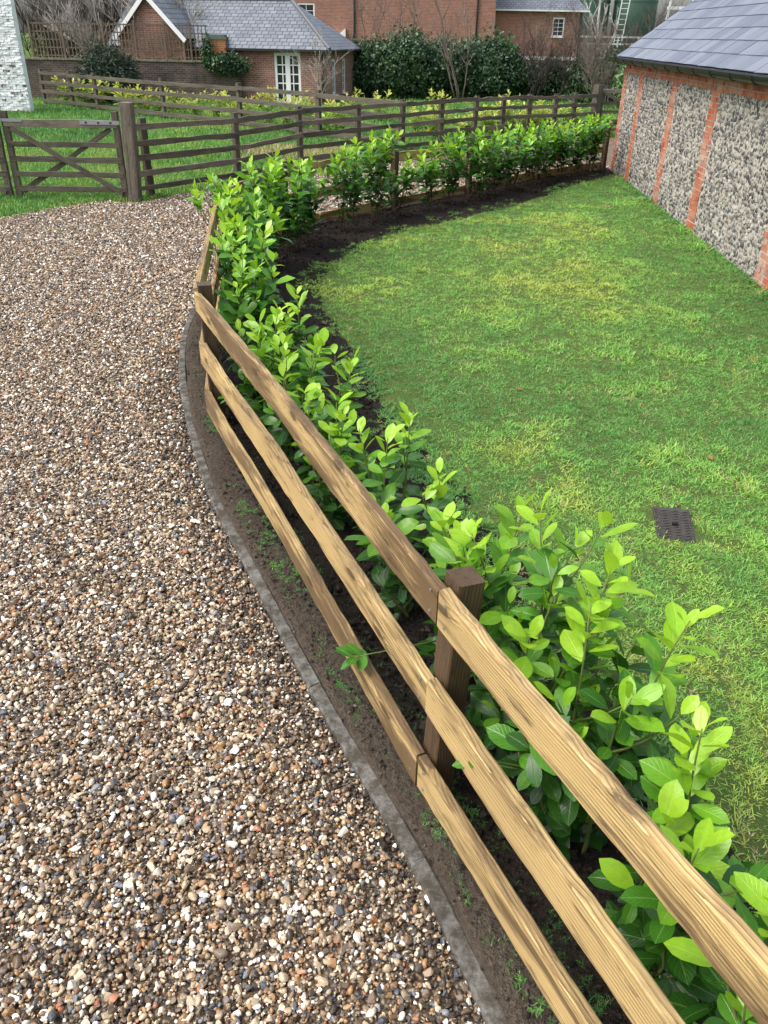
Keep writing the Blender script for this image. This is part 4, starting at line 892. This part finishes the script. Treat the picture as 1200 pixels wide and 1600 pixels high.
# ------------------------------------------------------------------ buildings
def wall_open(b, x0, x1, z0, z1, y, ops, reveal=.1):
    """front wall in the plane y with rectangular openings and their reveals"""
    xs = sorted({x0, x1, *[v for o_ in ops for v in o_[:2]]}); zs = sorted({z0, z1, *[v for o_ in ops for v in o_[2:]]})
    for a, c in zip(xs[:-1], xs[1:]):
        for d_, e_ in zip(zs[:-1], zs[1:]):
            mx, mz = (a+c)/2, (d_+e_)/2
            if any(o_[0] < mx < o_[1] and o_[2] < mz < o_[3] for o_ in ops): continue
            b.quad((a, y, d_), (c, y, d_), (c, y, e_), (a, y, e_), [(a, d_), (c, d_), (c, e_), (a, e_)])
    for a, c, d_, e_ in ops:
        b.quad((a, y, d_), (a, y+reveal, d_), (a, y+reveal, e_), (a, y, e_)); b.quad((c, y+reveal, d_), (c, y, d_), (c, y, e_), (c, y+reveal, e_))
        b.quad((a, y, e_), (a, y+reveal, e_), (c, y+reveal, e_), (c, y, e_)); b.quad((a, y+reveal, d_), (a, y, d_), (c, y, d_), (c, y+reveal, d_))
def window(root, name, a, c, d_, e_, nx, nz_, y, M_=None, fw=.06, bar=.022, leaves=1):
    b = MB(); b.box(a, a+fw, y-.02, y+.05, d_, e_); b.box(c-fw, c, y-.02, y+.05, d_, e_); b.box(a+fw, c-fw, y-.02, y+.05, e_-fw, e_); b.box(a+fw, c-fw, y-.02, y+.05, d_, d_+fw)
    w = ob(name, b.me(name, WHITE), root, mat4=M_)
    if leaves == 2: g = MB(); mx = (a+c)/2; g.box(mx-.1, mx+.1, y-.015, y+.045, d_+fw, e_-fw); ob('meeting_stile', g.me('meeting_stile', WHITE), w)
    ix0, ix1, iz0, iz1 = a+fw, c-fw, d_+fw, e_-fw
    g = MB(); g.box(ix0, ix1, y+.02, y+.03, iz0, iz1); ob('pane', g.me('pane', GLASS), w)
    g = MB()
    for k in range(1, nx): x = ix0+(ix1-ix0)*k/nx; g.box(x-bar/2, x+bar/2, y, y+.019, iz0, iz1)
    for k in range(1, nz_): z = iz0+(iz1-iz0)*k/nz_; g.box(ix0, ix1, y+.002, y+.018, z-bar/2, z+bar/2)
    if g.v: ob('glazing_bars', g.me('glazing_bars', WHITE), w, kind='stuff')
    s_ = MB(); s_.box(a-.04, c+.04, y-.14, y-.021, d_-.05, d_-.002); ob('sill', s_.me('sill', WHITE), w)

# cottage: local x along the front (right corner = 0), y away, z up
cot = ob('cottage', None, loc=(-2.60, 35.75, 0), label='low red brick cottage with hipped slate roof and white French door', cat='house'); cot.rotation_euler = (0, 0, math.atan2(-1.5, 6.75)); cot.scale = (.965, .965, .985)
GZ = 1.98; CL = -9.5; CD = 4.6; RIDGE = 3.66
b = MB(); wall_open(b, CL, 0, 0, GZ, 0, [(-2.18, -1.05, .0, 1.84)])
sw = [(1.0, 1.55, .35, 1.62), (2.55, 3.1, .35, 1.62)]
b2 = MB(); wall_open(b2, 0, CD, 0, GZ, 0, sw); RS = Matrix.Rotation(math.pi/2, 4, 'Z')
n0 = len(b.v); b.v += [tuple(RS @ Vector(v)) for v in b2.v]; b.f += [tuple(i+n0 for i in f) for f in b2.f]; b.uv += b2.uv
b.quad((0, CD, 0), (CL, CD, 0), (CL, CD, GZ), (0, CD, GZ)); b.quad((CL, CD, 0), (CL, 0, 0), (CL, 0, GZ), (CL, CD, GZ))
ob('wall', b.me('wall', B_COT), cot)
window(cot, 'french_door', -2.18, -1.05, .0, 1.84, 4, 5, .05, None, .11, .04, 2)
for (a, c, d_, e_) in sw: window(cot, 'window', a, c, d_, e_, 2, 4, .05, RS, .08, .03)
b = MB(); o_ = .28; hx = -2.1
FL, FR, BR, BL = (CL, -o_, GZ-.02), (o_, -o_, GZ-.02), (o_, CD+o_, GZ-.02), (CL, CD+o_, GZ-.02); R0, R1 = (CL, CD/2, RIDGE), (hx, CD/2, RIDGE)
sl_ = math.hypot(CD/2+o_, RIDGE-GZ)
b.poly([FL, FR, R1, R0], [(CL, 0), (o_, 0), (hx, sl_), (CL, sl_)]); b.poly([FR, BR, R1], [(0, 0), (CD+2*o_, 0), (CD/2+o_, sl_*1.15)]); b.poly([BR, BL, R0, R1], [(0, 0), (9.8, 0), (9.8, sl_), (2, sl_)])
rf = ob('roof', b.me('roof', SLATE_T), cot)
b = MB(); b.tube([Vector(R0)+Vector((0, 0, .02)), Vector(R1)+Vector((0, 0, .02))], .07, 6); b.tube([Vector(R1)+Vector((0, 0, .02)), Vector(FR)+Vector((0, 0, .03))], .075, 6); ob('ridge', b.me('ridge', LEAD), rf, kind='stuff')
b = MB(); b.box(CL, o_, -o_-.07, -o_+.02, GZ-.1, GZ-.03); b.box(o_-.02, o_+.07, -o_-.07, CD+o_, GZ-.1, GZ-.035); ob('gutter', b.me('gutter', BLACK), cot)
b = MB(); b.box(-.14, -.07, -.09, -.02, 0, GZ-.1); ob('downpipe', b.me('downpipe', BLACK), cot)
# gabled wing
gx0, gx1, gy0 = -8.6, -5.75, -.7; gm = (gx0+gx1)/2; GA = 3.75
b = MB(); b.quad((gx0, gy0, 0), (gx1, gy0, 0), (gx1, gy0, 2.35), (gx0, gy0, 2.35), [(gx0, 0), (gx1, 0), (gx1, 2.35), (gx0, 2.35)]); b.poly([(gx0, gy0, 2.35), (gx1, gy0, 2.35), (gm, gy0, GA)], [(gx0, 2.35), (gx1, 2.35), (gm, GA)])
b.quad((gx1, gy0, 0), (gx1, .2, 0), (gx1, .2, 2.35), (gx1, gy0, 2.35)); ob('gable_wall', b.me('gable_wall', B_COT), cot)
b = MB(); ov = .16; dz_ = (GA-2.35)/(gm-gx0)
for s_ in (-1, 1):
    ex = gm+s_*(gm-gx0+ov); ez = 2.35-ov*dz_; q = [(gm, gy0-.2, GA+.06), (gm, CD/2, GA+.06), (ex, CD/2, ez+.06), (ex, gy0-.2, ez+.06)]
    b.poly(q if s_ < 0 else q[::-1], [(0, 2), (3, 2), (3, 0), (0, 0)] if s_ < 0 else [(0, 0), (3, 0), (3, 2), (0, 2)])
ob('gable_roof', b.me('gable_roof', SLATE_T), cot)
for s_ in (-1, 1):
    b = MB(); ex = gm+s_*(gm-gx0+ov); ez = 2.35-ov*dz_; b.bar((gm, gy0-.215, GA-.02), (ex, gy0-.215, ez-.02), .03, .16); ob('bargeboard', b.me('bargeboard', WHITE), cot)

# big red house behind
hs_ = ob('red_house', None, loc=(6.3, 58, 0), label='large red brick house with white windows behind the ivy', cat='house'); hs_.rotation_euler = (0, 0, .0)
b = MB(); ops = [(-12.15, -11.1, 2.95, 4.05), (-15.4, -14.2, 4.06, 5.3)]; wall_open(b, -17, 0, 0, 6.6, 0, ops); b.quad((0, 0, 0), (0, 8, 0), (0, 8, 6.6), (0, 0, 6.6))
ob('wall', b.me('wall', B_RED), hs_)
for o_ in ops: window(hs_, 'window', *o_, 2, 3, .04, None, .09, .03)
b = MB(); wall_open(b, .0, 5.7, 0, 3.98, 1.5, [(3.85, 4.6, 2.5, 3.55)]); b.quad((5.7, 1.5, 0), (5.7, 7, 0), (5.7, 7, 3.98), (5.7, 1.5, 3.98)); ob('wing_wall', b.me('wing_wall', B_RED), hs_)
window(hs_, 'window', 3.85, 4.6, 2.5, 3.55, 2, 4, 1.54, None, .08, .025)
b = MB(); b.poly([(-.2, 1.2, 3.96), (6.0, 1.2, 3.96), (4.2, 4.2, 5.8), (-.2, 4.2, 5.8)], [(0, 0), (6.2, 0), (4.4, 3.4), (0, 3.4)]); b.poly([(6.0, 1.2, 3.96), (6.0, 7.2, 3.96), (4.2, 4.2, 5.8)], [(0, 0), (6, 0), (3, 3.4)]); ob('wing_roof', b.me('wing_roof', SLATE_T), hs_)
b = MB(); b.box(-.0, 6.05, 1.1, 1.22, 3.86, 3.95); ob('wing_gutter', b.me('wing_gutter', WHITE), hs_)
b = MB(); b.poly([(-17.2, -.3, 6.55), (.3, -.3, 6.55), (-2, 4, 9), (-15, 4, 9)], [(0, 0), (17, 0), (15, 4), (2, 4)]); b.quad((.3, -.3, 6.55), (.3, 8.3, 6.55), (-2, 4, 9), (-2, 4, 9)); ob('roof', b.me('roof', SLATE_T), hs_)
b = MB(); b.box(-17, .02, -.05, -.003, 1.5, 1.72); b.box(.06, 5.74, 1.45, 1.497, 1.2, 1.4); ob('plinth_band', b.me('plinth_band', WHITE), hs_, kind='stuff')
for x, z1 in ((-8.65, 6.5), (-1.1, 6.5)):
    b = MB(); b.tube([(x, -.07, 1.75), (x, -.07, z1)], .055, 6); ob('downpipe', b.me('downpipe', BLACK), hs_)
b = MB(); b.tube([(5.6, 1.4, 1.4), (5.6, 1.4, 3.86)], .05, 6); ob('downpipe', b.me('downpipe', BLACK), hs_)
b = MB(); b.tube([(.12, 1.4, 1.45), (.12, 1.4, 3.86)], .06, 6); ob('downpipe', b.me('downpipe', WHITE), hs_)
b = MB(); b.poly([(-10.2, -.4, 2.0), (-9.2, -.4, 2.0), (-9.2, -.4, 2.75)], [(0, 0)]*3); b.poly([(-9.2, -.4, 2.0), (-9.2, 0, 2.0), (-9.2, 0, 2.75), (-9.2, -.4, 2.75)], [(0, 0)]*4); b.poly([(-10.2, -.4, 2.0), (-9.2, -.4, 2.75), (-9.2, 0, 2.75), (-10.2, 0, 2.0)], [(0, 0)]*4); ob('white_gablet', b.me('white_gablet', WHITE), hs_)

# white painted brick wall at the left edge: courses of real bricks
ww = ob('white_painted_wall', None, loc=(-12.2, 30.2, 0), label='white painted old brick building end with worn patches', cat='building')
b = MB(); b.box(-4, -.02, .02, .3, -.1, 3.9); ob('core', b.me('core', WPAINT), ww)
r = np.random.default_rng(91); wt = []; tv = []; tf = []; k_ = 0; unit = np.array([(x, y, z) for x in (0, 1) for y in (0, 1) for z in (0, 1)], float); uf = np.array([(0,1,3,2),(4,6,7,5),(0,4,5,1),(2,3,7,6),(0,2,6,4),(1,5,7,3)])
for row in range(54):
    z = row*.072; x = -2.6-(.11 if row % 2 else 0)
    while x < 0:
        w = min(.22, -x); topedge = 3.75-.9*max(0, (x+1.0))*1.0
        if w > .05 and z < topedge+r.normal(0, .06) and r.random() > .012:
            V = unit*np.array([w-.014, .1, .060])+np.array([x, -.02+r.normal(0, .012), z])+r.normal(0, .006, (8, 3)); tv.append(V); tf.append(uf+8*k_); k_ += 1; wt.append(np.full(8, r.random()))
        x += .225
ob('brick', mesh('brick', np.concatenate(tv), np.concatenate(tf), WPAINT, attrs={'tint': np.concatenate(wt)}), ww, kind='stuff')

# old brown garden wall with coping, trellis on top
bw = ob('garden_wall', None, loc=(-14.9, 36.2, 0), label='dark old brown brick garden wall under the trellis', cat='wall')
b = MB(); b.quad((0, 0, 0), (8.9, 0, 0), (8.9, 0, 1.42), (0, 0, 1.42)); b.quad((8.9, 0, 0), (8.9, .25, 0), (8.9, .25, 1.42), (8.9, 0, 1.42)); b.quad((0, .25, 1.42), (0, 0, 1.42), (8.9, 0, 1.42), (8.9, .25, 1.42)); ob('brickwork', b.me('brickwork', B_BRN), bw)
cm = [mesh('coping_brick', unit*np.array([.1, .33, .07])+np.random.default_rng(i).normal(0, .004, (8, 3)), uf, plain('mossy_coping', (.20, .19, .13), .9, .4, 5)) for i in range(3)]
for k in range(81): ob('coping_brick', random.choice(cm), bw, loc=(k*.11, -.04, 1.425+random.uniform(-.006, .006)))
tx = [-14.15, -12.9, -11.3, -10.06, -8.9, -7.9, -7.15]
slv = mesh('slat', unit*np.array([.04, .018, 1.18]), uf, W_TREL)
for i in range(6):
    x0, x1 = tx[i], tx[i+1]; t_ = ob('trellis_panel', None, loc=(x0, 36.3, 1.5), label=f'Square-grid timber trellis panel on the garden wall, {ORD[i]} from the white wall', cat='trellis', group='trellis panels')
    ob('post', mesh('post', unit*np.array([.075, .075, 1.32])+np.array([-.037, -.06, -.02]), uf, W_TREL), t_)
    L = x1-x0; nn = int(L/.135)
    for k in range(1, nn): ob('slat', slv, t_, loc=(L*k/nn, -.02+.02*(k % 2 == 0)*0, .02), )
    for z in (.06, .33, .6, .87, 1.14): ob('slat', mesh('slat', unit*np.array([L-.08, .018, .045])+np.array([.04, 0, 0]), uf, W_TREL), t_, loc=(0, 0, z))
# brick pier with a green cap, ivy over the wall's end
bp = ob('brick_pier', None, loc=(-6.88, 36.6, 0), label='orange brick pier with a green-grey cap at the trellis end', cat='pier')
b = MB(); b.box(-.33, .33, -.3, .3, 0, 1.75); ob('brickwork', b.me('brickwork', B_BRN), bp)
b = MB()
for k in range(6): b.box(-.34, -.005, -.31, .31, 1.755+k*.075, 1.822+k*.075); b.box(.005, .34, -.31, .31, 1.755+k*.075, 1.822+k*.075)
ob('brick', b.me('brick', plain('orange_brick', (.42, .19, .08), .85)), bp, kind='stuff')
b = MB(); b.box(-.37, .37, -.34, .34, 2.21, 2.30); b.box(-.32, .32, -.3, .3, 2.30, 2.38); ob('cap', b.me('cap', plain('mossy_cap', (.12, .15, .12), .8)), bp)
leafy_mass('wall_ivy', (-6.4, 36.0, 1.05), (.75, .28, .36), 1300, .11, 9, 'Trailing dark ivy over the end of the garden wall', L_IVY)
leafy_mass('pier_ivy', (-7.25, 36.1, 1.2), (.22, .2, .55), 500, .10, 10, 'Ivy climbing the trellis end beside the brick pier', L_IVY)

# green tanks, ladder, railing beyond the houses
for i, (x, y, rr, lb) in enumerate(((14.7, 72, 1.75, 'dark green storage tank behind the red house'), (18.3, 71.5, 1.6, 'dark green storage tank behind the barn roof'))):
    t_ = ob('storage_tank', None, loc=(x, y, 0), label=lb, cat='tank', group='storage tanks'); b = MB(); b.tube([(0, 0, 0), (0, 0, 8)], rr, 28); ob('shell', b.me('shell', TANK, True), t_)
    b = MB()
    for z in (1.6, 3.2, 4.8, 6.4): b.tube([(0, 0, z), (0, 0, z+.07)], rr+.03, 28)
    ob('band', b.me('band', TANK), t_, kind='stuff')
ld = ob('caged_ladder', None, loc=(16.6, 68.5, 2.0), label='white caged access ladder between the green tanks', cat='ladder'); b = MB()
for s_ in (-.28, .28): b.bar((s_, 0, .2), (s_+.35, 0, 5), .06, .06, (0, 1, 0))
ob('stile', b.me('stile', WHITE), ld, kind='stuff'); b = MB()
for k in range(14): b.bar((-.28+.027*k, 0, .35+k*.33), (.28+.027*k, 0, .35+k*.33), .04, .04)
ob('rung', b.me('rung', WHITE), ld, kind='stuff')
rl = ob('white_railing', None, loc=(13.0, 66.0, 0), label='white two-bar railing in front of the green tanks', cat='railing'); b = MB()
for z in (2.12, 2.55): b.bar((0, 0, z), (6.0, 0, z), .07, .11)
ob('bar', b.me('bar', WHITE), rl, kind='stuff'); b = MB()
for k in range(5): b.bar((.1+k*1.45, 0, 0), (.1+k*1.45, 0, 2.62), .09, .09, (0, 1, 0))
ob('post', b.me('post', WHITE), rl, kind='stuff')
ga = ob('white_gantry', None, loc=(19.6, 68, 0), label='white steel stair gantry beyond the barn roof edge', cat='gantry'); b = MB()
for x in (0, 1.6): b.bar((x, 0, 0), (x+.3, 0, 5.6), .12, .12, (0, 1, 0))
ob('post', b.me('post', WHITE), ga, kind='stuff'); b = MB()
for z in (2.9, 3.7, 4.4): b.bar((.1, 0, z), (1.9, 0, z), .08, .2)
ob('crossbar', b.me('crossbar', WHITE), ga, kind='stuff')
bare_tree('birch_tree', (13.7, 60, 0), 7.5, 81, 'Pale birch trunk in front of the green tanks', plain('birch_bark', (.5, .48, .44), .8, .5, 4), 1, .08, 4, .13)
leafy_mass('hedge', (14.5, 64, 0), (3.5, 1.0, .95), 4200, .2, 12, 'Dark clipped hedge under the white railing', L_IVY)

# ------------------------------------------------------------------ inspection cover in the lawn
dc = ob('drain_cover', None, loc=(1.70, 4.01, .062), label='small black iron drain cover with wavy ribs in the lawn', cat='drain cover'); dc.rotation_euler = (0.02, -.01, -.2)
b = MB(); b.box(-.105, .105, -.175, .175, -.06, .0); ob('plate', b.me('plate', IRON), dc)
V = []; F = []
for k in range(11):
    y0 = -.16+k*.029; n0 = len(V); N = 25
    for i in range(N):
        x = -.1+.2*i/(N-1); y = y0+.006*math.sin(i/(N-1)*6.28*3.5)
        V += [(x, y-.005, .0005), (x, y-.0025, .008), (x, y+.0025, .008), (x, y+.005, .0005)]
    F += [(n0+i*4+j, n0+(i+1)*4+j, n0+(i+1)*4+j+1, n0+i*4+j+1) for i in range(N-1) for j in range(3)]
ob('tread_ribs', mesh('tread_ribs', V, [f[::-1] for f in F], IRON), dc, kind='stuff')
b = MB(); b.box(-.012, .022, -.03, -.008, .001, .0105); ob('keyhole', b.me('keyhole', plain('hole_black', (.004, .004, .004), .9, .0)), dc)  # raised block, no opening; the hole's darkness is put into its colour
# a few dead leaves on the lawn
DL = plain('dead_leaf', (.26, .12, .055), .8, .4, 30)
V, F, UV = leaf_template(5, 3, 5); dlm = mesh('fallen_leaf', V, F, DL, True)
for i, (x, y, sz, ds) in enumerate(((1.05, 6.05, .06, 'Small russet fallen leaf on the grass beside the hedge bend'), (1.79, 4.21, .045, 'Curled brown leaf at the corner of the drain cover'), (1.42, 2.33, .04, 'Red fallen leaf beside the nearest laurels'), (2.2, 4.9, .05, 'Pale brown leaf on the lawn behind the drain cover'), (3.9, 10.4, .09, 'Orange fallen leaf by the foot of the flint barn'), (2.6, 7.6, .05, 'Brown leaf out in the middle of the lawn'))):
    o = ob('fallen_leaf', dlm, loc=(x, y, .066), label=ds, cat='leaf', group='fallen leaves'); o.scale = (sz, sz*1.2, sz); o.rotation_euler = (.2, .1, i*1.7)
